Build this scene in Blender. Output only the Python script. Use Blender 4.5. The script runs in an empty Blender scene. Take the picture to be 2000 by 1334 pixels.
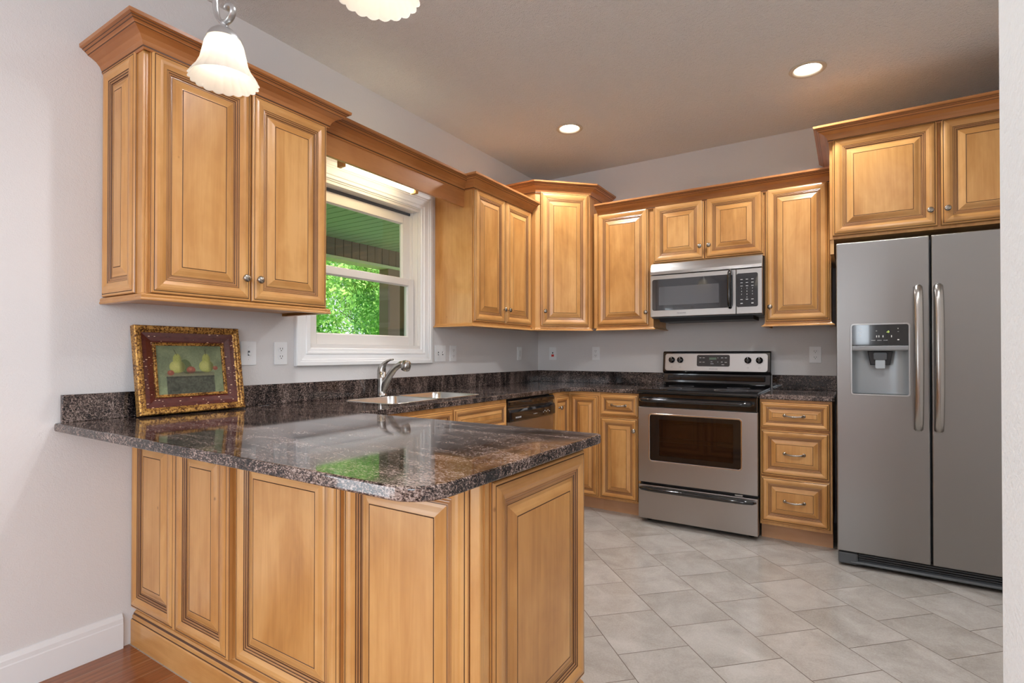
import bpy, bmesh, math, random
import numpy as np
from mathutils import Vector, Matrix
random.seed(7); np.random.seed(7)
SC = bpy.context.scene
COL = SC.collection
H = 2.768

# ------------------------------------------------------------------ camera
cam = bpy.data.cameras.new('camera'); co = bpy.data.objects.new('camera', cam); COL.objects.link(co)
SC.camera = co
F_PX, YAW, PITCH, ROLL = 1038.18, 0.5668, 0.0077, 0.0003
cam.sensor_fit = 'HORIZONTAL'; cam.sensor_width = 36.0; cam.lens = F_PX / 2000 * 36.0
cam.shift_y = 16.04 / 2000; cam.clip_start = 0.02; cam.clip_end = 300
_f = Vector((-math.sin(YAW) * math.cos(PITCH), math.cos(YAW) * math.cos(PITCH), math.sin(PITCH)))
_r = Vector((math.cos(YAW), math.sin(YAW), 0)); _u = _r.cross(_f)
_r2 = _r * math.cos(ROLL) + _u * math.sin(ROLL); _u2 = -_r * math.sin(ROLL) + _u * math.cos(ROLL)
M = Matrix((_r2, _u2, -_f)).transposed().to_4x4(); M.translation = Vector((2.4516, -4.3033, 1.1677))
co.matrix_world = M

# ------------------------------------------------------------------ world, sun, daylight, exposure
SC.view_settings.view_transform = 'Standard'; SC.view_settings.look = 'None'
SC.view_settings.exposure = 0.42; SC.view_settings.gamma = 1.0; SC.view_settings.use_curve_mapping = False
W = bpy.data.worlds.new('world'); SC.world = W; W.use_nodes = True
_bg = W.node_tree.nodes['Background']; _bg.inputs[0].default_value = (0.80, 0.90, 1.0, 1); _bg.inputs[1].default_value = 1.25

def light(name, typ, loc, rot, energy, color=(1, 1, 1), **kw):
    l = bpy.data.lights.new(name, typ); l.energy = energy; l.color = color
    for k, v in kw.items(): setattr(l, k, v)
    o = bpy.data.objects.new(name, l); COL.objects.link(o); o.location = loc; o.rotation_euler = rot
    return o
light('sun', 'SUN', (0, 0, 20), (math.radians(38), math.radians(-0), math.radians(75)), 6.5, (1, .95, .86), angle=0.02)
PI = math.pi
# daylight through the living room's glazed openings
light('daylight_patio', 'AREA', (-0.14, -5.71, 1.05), (0, -PI / 2, 0), 60, (.84, .92, 1.0), shape='RECTANGLE', size=2.0, size_y=1.8)
light('daylight_back', 'AREA', (4.15, -9.18, 1.95), (PI / 2, 0, 0), 98, (.84, .92, 1.0), shape='RECTANGLE', size=3.3, size_y=1.2)
light('daylight_side', 'AREA', (6.22, -6.2, 1.5), (0, PI / 2, 0), 80, (.84, .92, 1.0), shape='RECTANGLE', size=2.0, size_y=2.8)


# ------------------------------------------------------------------ materials
def _mat(name):
    m = bpy.data.materials.new(name); m.use_nodes = True
    nt = m.node_tree; return m, nt, nt.nodes['Principled BSDF']
def N(nt, t, **kw):
    n = nt.nodes.new(t)
    for k, v in kw.items():
        if k.startswith('i_'): n.inputs[int(k[2:])].default_value = v
        else: setattr(n, k, v)
    return n
def L(nt, a, b): nt.links.new(a, b)
def noise(nt, vec, scale, detail=3, rough=.55, dist=0.0):
    n = N(nt, 'ShaderNodeTexNoise'); n.inputs['Scale'].default_value = scale
    n.inputs['Detail'].default_value = detail; n.inputs['Roughness'].default_value = rough
    n.inputs['Distortion'].default_value = dist
    if vec is not None: L(nt, vec, n.inputs['Vector'])
    return n
def ramp(nt, fac, stops, interp='LINEAR'):
    r = N(nt, 'ShaderNodeValToRGB'); r.color_ramp.interpolation = interp
    e = r.color_ramp.elements
    while len(e) > 1: e.remove(e[-1])
    e[0].position = stops[0][0]; e[0].color = (*stops[0][1], 1)
    for p, c in stops[1:]:
        q = e.new(p); q.color = (*c, 1)
    L(nt, fac, r.inputs[0]); return r
def bump(nt, h, strength, dist, bsdf):
    b = N(nt, 'ShaderNodeBump'); b.inputs['Strength'].default_value = strength; b.inputs['Distance'].default_value = dist
    L(nt, h, b.inputs['Height']); L(nt, b.outputs[0], bsdf.inputs['Normal']); return b
def simple(name, col, rough=.5, metal=0, coat=0, **kw):
    m, nt, b = _mat(name); b.inputs['Base Color'].default_value = (*col, 1)
    b.inputs['Roughness'].default_value = rough; b.inputs['Metallic'].default_value = metal
    b.inputs['Coat Weight'].default_value = coat
    for k, v in kw.items(): b.inputs[k].default_value = v
    return m
def paint(name, col, scale=90, strength=.35, rough=.75, dist=.002):
    m, nt, b = _mat(name); b.inputs['Base Color'].default_value = (*col, 1); b.inputs['Roughness'].default_value = rough
    g = N(nt, 'ShaderNodeNewGeometry')
    n = noise(nt, g.outputs['Position'], scale, 3, .5); n2 = noise(nt, g.outputs['Position'], scale * 3.1, 2, .5)
    a = N(nt, 'ShaderNodeMath', operation='ADD'); L(nt, n.outputs[0], a.inputs[0]); L(nt, n2.outputs[0], a.inputs[1])
    bump(nt, a.outputs[0], strength, dist, b); return m
def wood(name, c_lo, c_mid, c_hi, knots=True, rough=.32):
    m, nt, b = _mat(name)
    uv = N(nt, 'ShaderNodeUVMap'); oi = N(nt, 'ShaderNodeObjectInfo')
    mul = N(nt, 'ShaderNodeVectorMath', operation='SCALE'); mul.inputs[0].default_value = (37.0, 91.0, 13.0); L(nt, oi.outputs['Random'], mul.inputs['Scale'])
    add = N(nt, 'ShaderNodeVectorMath', operation='ADD'); L(nt, uv.outputs[0], add.inputs[0]); L(nt, mul.outputs[0], add.inputs[1])
    def mapped(s):
        mp = N(nt, 'ShaderNodeMapping'); mp.inputs['Scale'].default_value = s; L(nt, add.outputs[0], mp.inputs[0]); return mp.outputs[0]
    blot = noise(nt, mapped((5, 2.2, 1)), 1.0, 4, .6, .4)
    grain = noise(nt, mapped((150, 4, 1)), 1.0, 4, .65)
    fig = noise(nt, mapped((22, 1.6, 1)), 1.0, 3, .5, 1.2)
    # glued up boards about 10 cm wide
    sx = N(nt, 'ShaderNodeSeparateXYZ'); L(nt, add.outputs[0], sx.inputs[0])
    st = N(nt, 'ShaderNodeMath', operation='MULTIPLY', i_1=9.0); L(nt, sx.outputs[0], st.inputs[0])
    fl = N(nt, 'ShaderNodeMath', operation='FLOOR'); L(nt, st.outputs[0], fl.inputs[0])
    wn = N(nt, 'ShaderNodeTexWhiteNoise', noise_dimensions='1D'); L(nt, fl.outputs[0], wn.inputs['W'])
    def comb(parts):
        cur = None
        for s, w in parts:
            k = N(nt, 'ShaderNodeMath', operation='MULTIPLY', i_1=w); L(nt, s, k.inputs[0])
            if cur is None: cur = k.outputs[0]
            else:
                a = N(nt, 'ShaderNodeMath', operation='ADD'); L(nt, cur, a.inputs[0]); L(nt, k.outputs[0], a.inputs[1]); cur = a.outputs[0]
        return cur
    f = comb([(blot.outputs[0], .62), (grain.outputs[0], .16), (fig.outputs[0], .26), (wn.outputs[0], .10), (oi.outputs['Random'], .08)])
    r = ramp(nt, f, [(.40, c_lo), (.56, c_mid), (.74, c_hi)])
    col = r.outputs[0]
    if knots:
        vo = N(nt, 'ShaderNodeTexVoronoi'); vo.inputs['Scale'].default_value = 1.0; L(nt, mapped((7, 4.2, 1)), vo.inputs['Vector'])
        lt = ramp(nt, vo.outputs['Distance'], [(.0, (.1, .1, .1)), (.016, (.45, .45, .45)), (.035, (1, 1, 1))])
        mx = N(nt, 'ShaderNodeMix', data_type='RGBA'); L(nt, lt.outputs[0], mx.inputs[0]); mx.inputs[6].default_value = (c_lo[0] * .45, c_lo[1] * .35, c_lo[2] * .3, 1)
        L(nt, col, mx.inputs[7]); col = mx.outputs[2]
    L(nt, col, b.inputs['Base Color']); b.inputs['Roughness'].default_value = rough
    b.inputs['Coat Weight'].default_value = .25; b.inputs['Coat Roughness'].default_value = .22
    bump(nt, grain.outputs[0], .06, .001, b)
    return m
MAPLE = wood('maple_cabinet_wood', (.44, .190, .048), (.60, .290, .085), (.74, .405, .145))
CROWNW = wood('crown_stained_wood', (.36, .130, .034), (.46, .180, .052), (.56, .245, .082), knots=False)  # wood tone darkened mostly to carry the crown's shading in its colour
GLAZE = simple('dark_glaze_line', (.095, .036, .012), .45)
STEPW = wood('glazed_step_wood', (.30, .125, .038), (.42, .19, .062), (.54, .27, .095), knots=False)
TOEW = wood('toe_kick_wood', (.50, .25, .12), (.60, .33, .17), (.68, .40, .23), knots=False, rough=.5)
WALL = paint('wall_paint', (.755, .735, .728), 70, .5)
CEIL = paint('ceiling_paint', (.87, .86, .86), scale=55, strength=1.0, dist=.008)
TRIMW = simple('white_trim_paint', (.86, .87, .88), .35)
SASHW = simple('white_vinyl', (.78, .755, .73), .35)
PLATE = simple('white_plastic', (.90, .91, .92), .3)
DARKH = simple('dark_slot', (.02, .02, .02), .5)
RED = simple('red_sticker', (.8, .03, .02), .5)
BLK = simple('black_gloss', (.008, .008, .009), .08, coat=.6)
BLKM = simple('black_matte', (.015, .015, .017), .45)
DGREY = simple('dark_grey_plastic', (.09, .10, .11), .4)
GREYP = simple('grey_plastic', (.30, .31, .32), .35)
SILV = simple('silver_plastic', (.50, .50, .50), .3, metal=.8)
NICK = simple('brushed_nickel', (.43, .41, .385), .25, metal=1)
NICKD = simple('pewter_knob', (.42, .385, .34), .27, metal=1)
CHROME = simple('bright_metal', (.8, .8, .8), .12, metal=1)
WHT = simple('white_print', (.75, .75, .75), .5)
GRYT = simple('grey_print', (.10, .10, .11), .5)
GOLDT = simple('green_display', (.10, .16, .10), .4)
def emis(name, col, s, base=(.9, .9, .9)):
    m, nt, b = _mat(name); b.inputs['Base Color'].default_value = (*base, 1)
    b.inputs['Emission Color'].default_value = (*col, 1); b.inputs['Emission Strength'].default_value = s; return m
BULB = emis('glowing_lamp', (1, .93, .8), 6)
TUBE = emis('glowing_tube', (1, .86, .56), 4.5)
DISPL = emis('lit_display', (.75, .95, .2), 1.2, (.02, .02, .02))
def stainless(name, col=(.47, .455, .44), rough=.30, axis=0, bmp=.015):
    m, nt, b = _mat(name); b.inputs['Base Color'].default_value = (*col, 1); b.inputs['Metallic'].default_value = 1
    g = N(nt, 'ShaderNodeNewGeometry'); mp = N(nt, 'ShaderNodeMapping')
    s = [260, 260, 260]; s[axis] = 4; mp.inputs['Scale'].default_value = s; L(nt, g.outputs['Position'], mp.inputs[0])
    n = noise(nt, mp.outputs[0], 1, 3, .6)
    r = N(nt, 'ShaderNodeMapRange', i_3=rough - .05, i_4=rough + .07); L(nt, n.outputs[0], r.inputs[0]); L(nt, r.outputs[0], b.inputs['Roughness'])
    bump(nt, n.outputs[0], bmp, .0005, b); return m
STEEL = stainless('brushed_stainless')
FSTEEL = stainless('fridge_stainless', (.33, .32, .31), .30, 0, .004)
SINKS = stainless('sink_steel', (.70, .70, .69), .22, axis=1)
def granite():
    m, nt, b = _mat('granite'); g = N(nt, 'ShaderNodeNewGeometry'); P = g.outputs['Position']
    mp3 = N(nt, 'ShaderNodeMapping'); mp3.inputs['Rotation'].default_value = (0, 0, math.radians(12)); mp3.inputs['Scale'].default_value = (.62, 1, 1); L(nt, P, mp3.inputs[0])
    mp = N(nt, 'ShaderNodeMapping'); mp.inputs['Rotation'].default_value = (0, 0, math.radians(28)); mp.inputs['Scale'].default_value = (1.0, 3.4, 1.0); L(nt, P, mp.inputs[0])
    band = noise(nt, mp.outputs[0], 2.3, 4, .6, 1.4)
    sp = noise(nt, mp3.outputs[0], 300, 2, .8); sp2 = noise(nt, mp3.outputs[0], 130, 3, .7)
    vo = N(nt, 'ShaderNodeTexVoronoi'); vo.inputs['Scale'].default_value = 300; L(nt, P, vo.inputs['Vector'])
    a = N(nt, 'ShaderNodeMath', operation='MULTIPLY_ADD', i_1=.62, i_2=0); L(nt, sp.outputs[0], a.inputs[0])
    a2 = N(nt, 'ShaderNodeMath', operation='MULTIPLY_ADD', i_1=.45); L(nt, sp2.outputs[0], a2.inputs[0]); L(nt, a.outputs[0], a2.inputs[2])
    a3 = N(nt, 'ShaderNodeMath', operation='MULTIPLY_ADD', i_1=.42); L(nt, band.outputs[0], a3.inputs[0]); L(nt, a2.outputs[0], a3.inputs[2])
    r = ramp(nt, a3.outputs[0], [(.655, (.005, .005, .006)), (.715, (.026, .022, .022)), (.765, (.095, .074, .066)), (.82, (.24, .175, .150)), (.89, (.50, .42, .38))])
    c2 = ramp(nt, vo.outputs['Color'], [(.0, (.62, .58, .60)), (1, (1.15, 1.1, 1.05))])
    mx = N(nt, 'ShaderNodeMix', data_type='RGBA', blend_type='MULTIPLY'); mx.inputs[0].default_value = 1
    L(nt, r.outputs[0], mx.inputs[6]); L(nt, c2.outputs[0], mx.inputs[7]); L(nt, mx.outputs[2], b.inputs['Base Color'])
    b.inputs['Roughness'].default_value = .055; b.inputs['IOR'].default_value = 1.5; b.inputs['Specular IOR Level'].default_value = .45
    return m
GRAN = granite()
def tile_floor():
    m, nt, b = _mat('floor_tiles'); g = N(nt, 'ShaderNodeNewGeometry'); s = N(nt, 'ShaderNodeSeparateXYZ'); L(nt, g.outputs['Position'], s.inputs[0])
    def mth(op, a, bb=None, c=None):
        n = N(nt, 'ShaderNodeMath', operation=op)
        for i, v in enumerate((a, bb, c)):
            if v is None: continue
            if isinstance(v, (int, float)): n.inputs[i].default_value = v
            else: L(nt, v, n.inputs[i])
        return n.outputs[0]
    T = .3045; q = 1 / math.sqrt(2) / T
    t = mth('MULTIPLY', mth('ADD', s.outputs[0], s.outputs[1]), q)
    t = mth('ADD', t, .155 / T)
    row = mth('FLOOR', t)
    par = mth('MULTIPLY', mth('MODULO', mth('ADD', row, 100.0), 2.0), .512)
    u = mth('MULTIPLY', mth('SUBTRACT', s.outputs[0], s.outputs[1]), q)
    u = mth('ADD', u, -2.086 / T + 20.0); u = mth('ADD', u, par)
    fu = mth('FRACT', u); ft = mth('FRACT', t)
    du = mth('MINIMUM', fu, mth('SUBTRACT', 1.0, fu)); dt = mth('MINIMUM', ft, mth('SUBTRACT', 1.0, ft))
    d = mth('MINIMUM', du, dt)
    line = N(nt, 'ShaderNodeMapRange', i_1=.0035, i_2=.0075); L(nt, d, line.inputs[0])
    cid = N(nt, 'ShaderNodeCombineXYZ'); L(nt, mth('FLOOR', u), cid.inputs[0]); L(nt, row, cid.inputs[1])
    wn = N(nt, 'ShaderNodeTexWhiteNoise', noise_dimensions='3D'); L(nt, cid.outputs[0], wn.inputs['Vector'])
    off = N(nt, 'ShaderNodeVectorMath', operation='SCALE'); off.inputs['Scale'].default_value = 13.0; L(nt, wn.outputs['Color'], off.inputs[0])
    ad = N(nt, 'ShaderNodeVectorMath', operation='ADD'); L(nt, g.outputs['Position'], ad.inputs[0]); L(nt, off.outputs[0], ad.inputs[1])
    n1 = noise(nt, ad.outputs[0], 5, 5, .65, .6); n2 = noise(nt, ad.outputs[0], 150, 3, .7)
    f = mth('ADD', mth('MULTIPLY', n1.outputs[0], .6), mth('ADD', mth('MULTIPLY', n2.outputs[0], .35), mth('MULTIPLY', wn.outputs['Value'], .12)))
    r = ramp(nt, f, [(.36, (.34, .31, .275)), (.52, (.44, .41, .375)), (.7, (.55, .52, .485))])
    mx = N(nt, 'ShaderNodeMix', data_type='RGBA'); L(nt, line.outputs[0], mx.inputs[0]); mx.inputs[6].default_value = (.14, .105, .08, 1); L(nt, r.outputs[0], mx.inputs[7])
    L(nt, mx.outputs[2], b.inputs['Base Color'])
    rr = N(nt, 'ShaderNodeMapRange', i_3=.6, i_4=.13); L(nt, line.outputs[0], rr.inputs[0]); L(nt, rr.outputs[0], b.inputs['Roughness'])
    bump(nt, line.outputs[0], .5, .001, b); return m
def plank_floor():
    m, nt, b = _mat('hardwood_planks'); g = N(nt, 'ShaderNodeNewGeometry')
    br = N(nt, 'ShaderNodeTexBrick'); mp = N(nt, 'ShaderNodeMapping'); mp.inputs['Rotation'].default_value = (0, 0, PI / 2); L(nt, g.outputs['Position'], mp.inputs[0])
    L(nt, mp.outputs[0], br.inputs['Vector']); br.offset = .37
    br.inputs['Scale'].default_value = 1; br.inputs['Brick Width'].default_value = 1.1; br.inputs['Row Height'].default_value = .0945
    br.inputs['Mortar Size'].default_value = .0012; br.inputs['Color1'].default_value = (.30, .095, .03, 1); br.inputs['Color2'].default_value = (.44, .17, .06, 1); br.inputs['Mortar'].default_value = (.55, .33, .18, 1)
    mp2 = N(nt, 'ShaderNodeMapping'); mp2.inputs['Scale'].default_value = (70, 3, 1); L(nt, g.outputs['Position'], mp2.inputs[0])
    n = noise(nt, mp2.outputs[0], 1, 4, .6, .5); r = ramp(nt, n.outputs[0], [(.3, (.6, .55, .5)), (.7, (1.15, 1.1, 1.05))])
    mx = N(nt, 'ShaderNodeMix', data_type='RGBA', blend_type='MULTIPLY'); mx.inputs[0].default_value = 1
    L(nt, br.outputs[0], mx.inputs[6]); L(nt, r.outputs[0], mx.inputs[7]); L(nt, mx.outputs[2], b.inputs['Base Color']); b.inputs['Roughness'].default_value = .22
    b.inputs['Coat Weight'].default_value = .3; return m
def glassmat(name, tint=(1, 1, 1), refl=1.0, rough=0.0):
    m = bpy.data.materials.new(name); m.use_nodes = True; nt = m.node_tree; nt.nodes.clear()
    o = N(nt, 'ShaderNodeOutputMaterial'); mix = N(nt, 'ShaderNodeMixShader'); t = N(nt, 'ShaderNodeBsdfTransparent'); g = N(nt, 'ShaderNodeBsdfGlossy')
    t.inputs[0].default_value = (*tint, 1); g.inputs['Roughness'].default_value = rough
    ge = N(nt, 'ShaderNodeNewGeometry'); dt = N(nt, 'ShaderNodeVectorMath', operation='DOT_PRODUCT'); L(nt, ge.outputs['Normal'], dt.inputs[0]); L(nt, ge.outputs['Incoming'], dt.inputs[1])
    ab = N(nt, 'ShaderNodeMath', operation='ABSOLUTE'); L(nt, dt.outputs['Value'], ab.inputs[0])
    om = N(nt, 'ShaderNodeMath', operation='SUBTRACT', i_0=1.0); L(nt, ab.outputs[0], om.inputs[1])
    pw = N(nt, 'ShaderNodeMath', operation='POWER', i_1=5.0); L(nt, om.outputs[0], pw.inputs[0])
    k = N(nt, 'ShaderNodeMath', operation='MULTIPLY_ADD', i_1=.95 * refl, i_2=.043 * refl); L(nt, pw.outputs[0], k.inputs[0])
    L(nt, k.outputs[0], mix.inputs[0]); L(nt, t.outputs[0], mix.inputs[1]); L(nt, g.outputs[0], mix.inputs[2]); L(nt, mix.outputs[0], o.inputs[0]); return m
GLASS = glassmat('window_glass')
DGLASS = glassmat('oven_glass', (.50, .42, .38), 1.2)
def leafmat(name, c1, c2):
    m, nt, b = _mat(name); g = N(nt, 'ShaderNodeNewGeometry')
    r = ramp(nt, g.outputs['Random Per Island'], [(0, c1), (1, c2)]); L(nt, r.outputs[0], b.inputs['Base Color']); b.inputs['Roughness'].default_value = .5
    tr = N(nt, 'ShaderNodeBsdfTranslucent'); L(nt, r.outputs[0], tr.inputs[0])
    mx = N(nt, 'ShaderNodeMixShader'); mx.inputs[0].default_value = .4
    out = nt.nodes['Material Output']; L(nt, b.outputs[0], mx.inputs[1]); L(nt, tr.outputs[0], mx.inputs[2]); L(nt, mx.outputs[0], out.inputs[0]); return m
LEAF = leafmat('tree_leaves', (.14, .40, .08), (.50, .80, .22))
LEAF2 = leafmat('tree_leaves_deep', (.10, .34, .09), (.36, .66, .20))
BARK = simple('tree_bark', (.10, .075, .05), .9)
GRASS = paint('lawn_grass', (.12, .30, .05), 40, .6, .9)
SOFF = simple('porch_ceiling_boards', (.24, .35, .17), .6)  # green bounce light from the lawn is put into the board colour
FASC = simple('porch_beam_boards', (.13, .10, .06), .7)
POSTM = simple('porch_post_wood', (.19, .13, .08), .7)
def shade_glass():
    m = bpy.data.materials.new('frosted_ribbed_glass'); m.use_nodes = True; nt = m.node_tree; nt.nodes.clear()
    o = N(nt, 'ShaderNodeOutputMaterial'); tr = N(nt, 'ShaderNodeBsdfTranslucent'); tr.inputs[0].default_value = (.95, .9, .82, 1)
    df = N(nt, 'ShaderNodeBsdfPrincipled'); df.inputs['Base Color'].default_value = (.9, .86, .8, 1); df.inputs['Roughness'].default_value = .25
    mx = N(nt, 'ShaderNodeMixShader'); mx.inputs[0].default_value = .55; L(nt, df.outputs[0], mx.inputs[1]); L(nt, tr.outputs[0], mx.inputs[2])
    em = N(nt, 'ShaderNodeEmission'); em.inputs[0].default_value = (1, .93, .82, 1); em.inputs[1].default_value = .03
    ad = N(nt, 'ShaderNodeAddShader'); L(nt, mx.outputs[0], ad.inputs[0]); L(nt, em.outputs[0], ad.inputs[1]); L(nt, ad.outputs[0], o.inputs[0]); return m
SHADE = shade_glass()

# ------------------------------------------------------------------ mesh helpers
class MB:
    def __init__(s): s.v = []; s.f = []; s.uv = []; s.m = []; s.s = []
    def quad(s, pts, uvs=None, mat=0, smooth=False):
        i = len(s.v); s.v += [tuple(p) for p in pts]; s.f.append(tuple(range(i, i + len(pts))))
        s.uv.append(uvs if uvs else [(0, 0)] * len(pts)); s.m.append(mat); s.s.append(smooth); return s
    def box(s, x0, x1, y0, y1, z0, z1, mat=0, grain=2):
        x0, x1 = min(x0, x1), max(x0, x1); y0, y1 = min(y0, y1), max(y0, y1); z0, z1 = min(z0, z1), max(z0, z1)
        P = [(x, y, z) for z in (z0, z1) for y in (y0, y1) for x in (x0, x1)]
        i = len(s.v); s.v += P
        for idx, nax in (((0, 2, 3, 1), 2), ((4, 5, 7, 6), 2), ((0, 1, 5, 4), 1), ((2, 6, 7, 3), 1), ((0, 4, 6, 2), 0), ((1, 3, 7, 5), 0)):
            s.f.append(tuple(i + k for k in idx)); o = [a for a in range(3) if a != nax]
            al = grain if grain in o else o[1]; ac = [a for a in o if a != al][0]
            s.uv.append([(P[k][ac], P[k][al]) for k in idx]); s.m.append(mat); s.s.append(False)
        return s
    def obox(s, o, U, V, Nn, u0, u1, v0, v1, n0, n1, mat=0, grain='v'):
        o, U, V, Nn = map(Vector, (o, U, V, Nn))
        P = [o + U * a + V * b + Nn * c for c in (n0, n1) for b in (v0, v1) for a in (u0, u1)]
        C = [(a, b, c) for c in (n0, n1) for b in (v0, v1) for a in (u0, u1)]
        i = len(s.v); s.v += [tuple(p) for p in P]; gi = {'u': 0, 'v': 1, 'n': 2}[grain]
        for idx, nax in (((0, 2, 3, 1), 2), ((4, 5, 7, 6), 2), ((0, 1, 5, 4), 1), ((2, 6, 7, 3), 1), ((0, 4, 6, 2), 0), ((1, 3, 7, 5), 0)):
            s.f.append(tuple(i + k for k in idx)); oo = [a for a in range(3) if a != nax]
            al = gi if gi in oo else oo[1]; ac = [a for a in oo if a != al][0]
            s.uv.append([(C[k][ac], C[k][al]) for k in idx]); s.m.append(mat); s.s.append(False)
        return s
    def rings(s, o, U, V, Nn, w, h, prof, center=0, back=True):
        """mitred rectangular frame: prof = [(inset, height, mat of strip to next)]"""
        o, U, V, Nn = map(Vector, (o, U, V, Nn))
        def ring(d, z): return [o + U * a + V * b + Nn * z for a, b in ((d, d), (w - d, d), (w - d, h - d), (d, h - d))], [(d, d), (w - d, d), (w - d, h - d), (d, h - d)]
        for k in range(len(prof) - 1):
            A, a = ring(prof[k][0], prof[k][1]); B, bb = ring(prof[k + 1][0], prof[k + 1][1]); mt = prof[k][2]
            for j in range(4):
                j2 = (j + 1) % 4
                cs = [a[j], a[j2], bb[j2], bb[j]]
                if j % 2 == 0: uv = [(c[1] + j * 3.3 + (prof[k][1] if c in (a[j], a[j2]) else prof[k + 1][1]), c[0]) for c in cs]
                else: uv = [(c[0] + j * 3.3 + 1.7, c[1]) for c in cs]
                s.quad([A[j], A[j2], B[j2], B[j]], uv, mt)
        if center is not None:
            C, c = ring(prof[-1][0], prof[-1][1]); s.quad(C, c, center)
        if back:
            C, c = ring(prof[0][0], prof[0][1]); s.quad(C[::-1], c[::-1], center or 0)
        return s
    def sweep(s, path, prof, mats=None, closed=False, up=(0, 0, 1), side=1, caps=True, pmat=0):
        """path: XY points (3D, same z); prof: (outward, up); mitred. outward = right of travel * side"""
        path = [Vector(p) for p in path]; n = len(path); up = Vector(up); rings = []; ln = [0]
        for i in range(1, n): ln.append(ln[-1] + (path[i] - path[i - 1]).length)
        for i in range(n):
            if closed: d0 = (path[i] - path[i - 1]).normalized(); d1 = (path[(i + 1) % n] - path[i]).normalized()
            else:
                d0 = (path[i] - path[i - 1]).normalized() if i > 0 else None
                d1 = (path[i + 1] - path[i]).normalized() if i < n - 1 else None
                d0 = d0 or d1; d1 = d1 or d0
            n0 = d0.cross(up) * side; n1 = d1.cross(up) * side
            b = (n0 + n1); b = b / max(1e-6, b.dot(n0))
            rings.append([path[i] + b * p[0] + up * p[1] for p in prof])
        m = len(prof); seg = n if closed else n - 1
        acc = [0]
        for k in range(1, m): acc.append(acc[-1] + math.hypot(prof[k][0] - prof[k - 1][0], prof[k][1] - prof[k - 1][1]))
        for i in range(seg):
            A = rings[i]; B = rings[(i + 1) % n]; l0 = ln[i]; l1 = ln[i] + (path[(i + 1) % n] - path[i]).length
            for k in range(m - 1):
                q = [A[k], B[k], B[k + 1], A[k + 1]]; uv = [(acc[k], l0), (acc[k], l1), (acc[k + 1], l1), (acc[k + 1], l0)]
                if side < 0: q = q[::-1]; uv = uv[::-1]
                s.quad(q, uv, mats[k] if mats else pmat)
        if caps and not closed:
            for R in (rings[0], rings[-1]): s.quad(R, [(p[0], p[1]) for p in prof], pmat)
        return s
    def lathe(s, prof, c=(0, 0, 0), axis=(0, 0, 1), seg=20, mat=0, smooth=True, rfun=None, caps=True):
        ax = Vector(axis).normalized(); a = ax.orthogonal().normalized(); b = ax.cross(a); c = Vector(c)
        i0 = len(s.v)
        for k, (r, z) in enumerate(prof):
            for j in range(seg):
                t = 2 * PI * j / seg; rr, zz = (rfun(r, z, t) if rfun else (r, z))
                s.v.append(tuple(c + ax * zz + (a * math.cos(t) + b * math.sin(t)) * rr))
        for k in range(len(prof) - 1):
            for j in range(seg):
                j2 = (j + 1) % seg
                s.f.append((i0 + k * seg + j, i0 + k * seg + j2, i0 + (k + 1) * seg + j2, i0 + (k + 1) * seg + j))
                s.uv.append([(0, 0)] * 4); s.m.append(mat); s.s.append(smooth)
        for k, fl in ((0, True), (len(prof) - 1, False)):
            if prof[k][0] > 1e-5 and not rfun and caps:
                idx = [i0 + k * seg + j for j in range(seg)]
                s.f.append(tuple(idx[::-1] if fl else idx)); s.uv.append([(0, 0)] * seg); s.m.append(mat); s.s.append(False)
        return s
    def tube(s, pts, r, seg=10, mat=0, flat=1.0, up=(0, 0, 1)):
        pts = [Vector(p) for p in pts]; n = len(pts); i0 = len(s.v); up = Vector(up)
        rs = r if isinstance(r, (list, tuple)) else [r] * n
        for i, p in enumerate(pts):
            d = (pts[min(n - 1, i + 1)] - pts[max(0, i - 1)]).normalized()
            a = d.cross(up)
            if a.length < 1e-3: a = d.orthogonal()
            a.normalize(); b = a.cross(d)
            for j in range(seg):
                t = 2 * PI * j / seg; s.v.append(tuple(p + a * math.cos(t) * rs[i] + b * math.sin(t) * rs[i] * flat))
        for i in range(n - 1):
            for j in range(seg):
                j2 = (j + 1) % seg
                s.f.append((i0 + i * seg + j, i0 + i * seg + j2, i0 + (i + 1) * seg + j2, i0 + (i + 1) * seg + j)); s.uv.append([(0, 0)] * 4); s.m.append(mat); s.s.append(True)
        for k in (0, n - 1):
            s.f.append(tuple(i0 + k * seg + j for j in range(seg))); s.uv.append([(0, 0)] * seg); s.m.append(mat); s.s.append(False)
        return s
    def prism(s, pts2, o, U, V, Nn, n0, n1, mat=0, inset=0.0, side_smooth=False):
        """extruded polygon with a small chamfer at n1"""
        o, U, V, Nn = map(Vector, (o, U, V, Nn)); n = len(pts2)
        def P(q, z): return o + U * q[0] + V * q[1] + Nn * z
        cx = sum(p[0] for p in pts2) / n; cy = sum(p[1] for p in pts2) / n
        lay = [(pts2, n0), (pts2, n1 - inset)]
        if inset:
            ins = []
            for i in range(n):
                a = Vector(pts2[i - 1]); p = Vector(pts2[i]); b = Vector(pts2[(i + 1) % n])
                d0 = (p - a).normalized(); d1 = (b - p).normalized(); m0 = Vector((-d0.y, d0.x)); m1 = Vector((-d1.y, d1.x))
                bb = m0 + m1; bb = bb / max(1e-6, bb.dot(m0)); ins.append(tuple(p + bb * inset))
            lay.append((ins, n1))
        for k in range(len(lay) - 1):
            A, za = lay[k]; B, zb = lay[k + 1]
            for i in range(n):
                j = (i + 1) % n; s.quad([P(A[i], za), P(A[j], za), P(B[j], zb), P(B[i], zb)], [(A[i][1], A[i][0]), (A[j][1], A[j][0]), (B[j][1], B[j][0]), (B[i][1], B[i][0])], mat, side_smooth)
        s.quad([P(q, lay[-1][1]) for q in lay[-1][0]], [tuple(q) for q in lay[-1][0]], mat)
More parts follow.
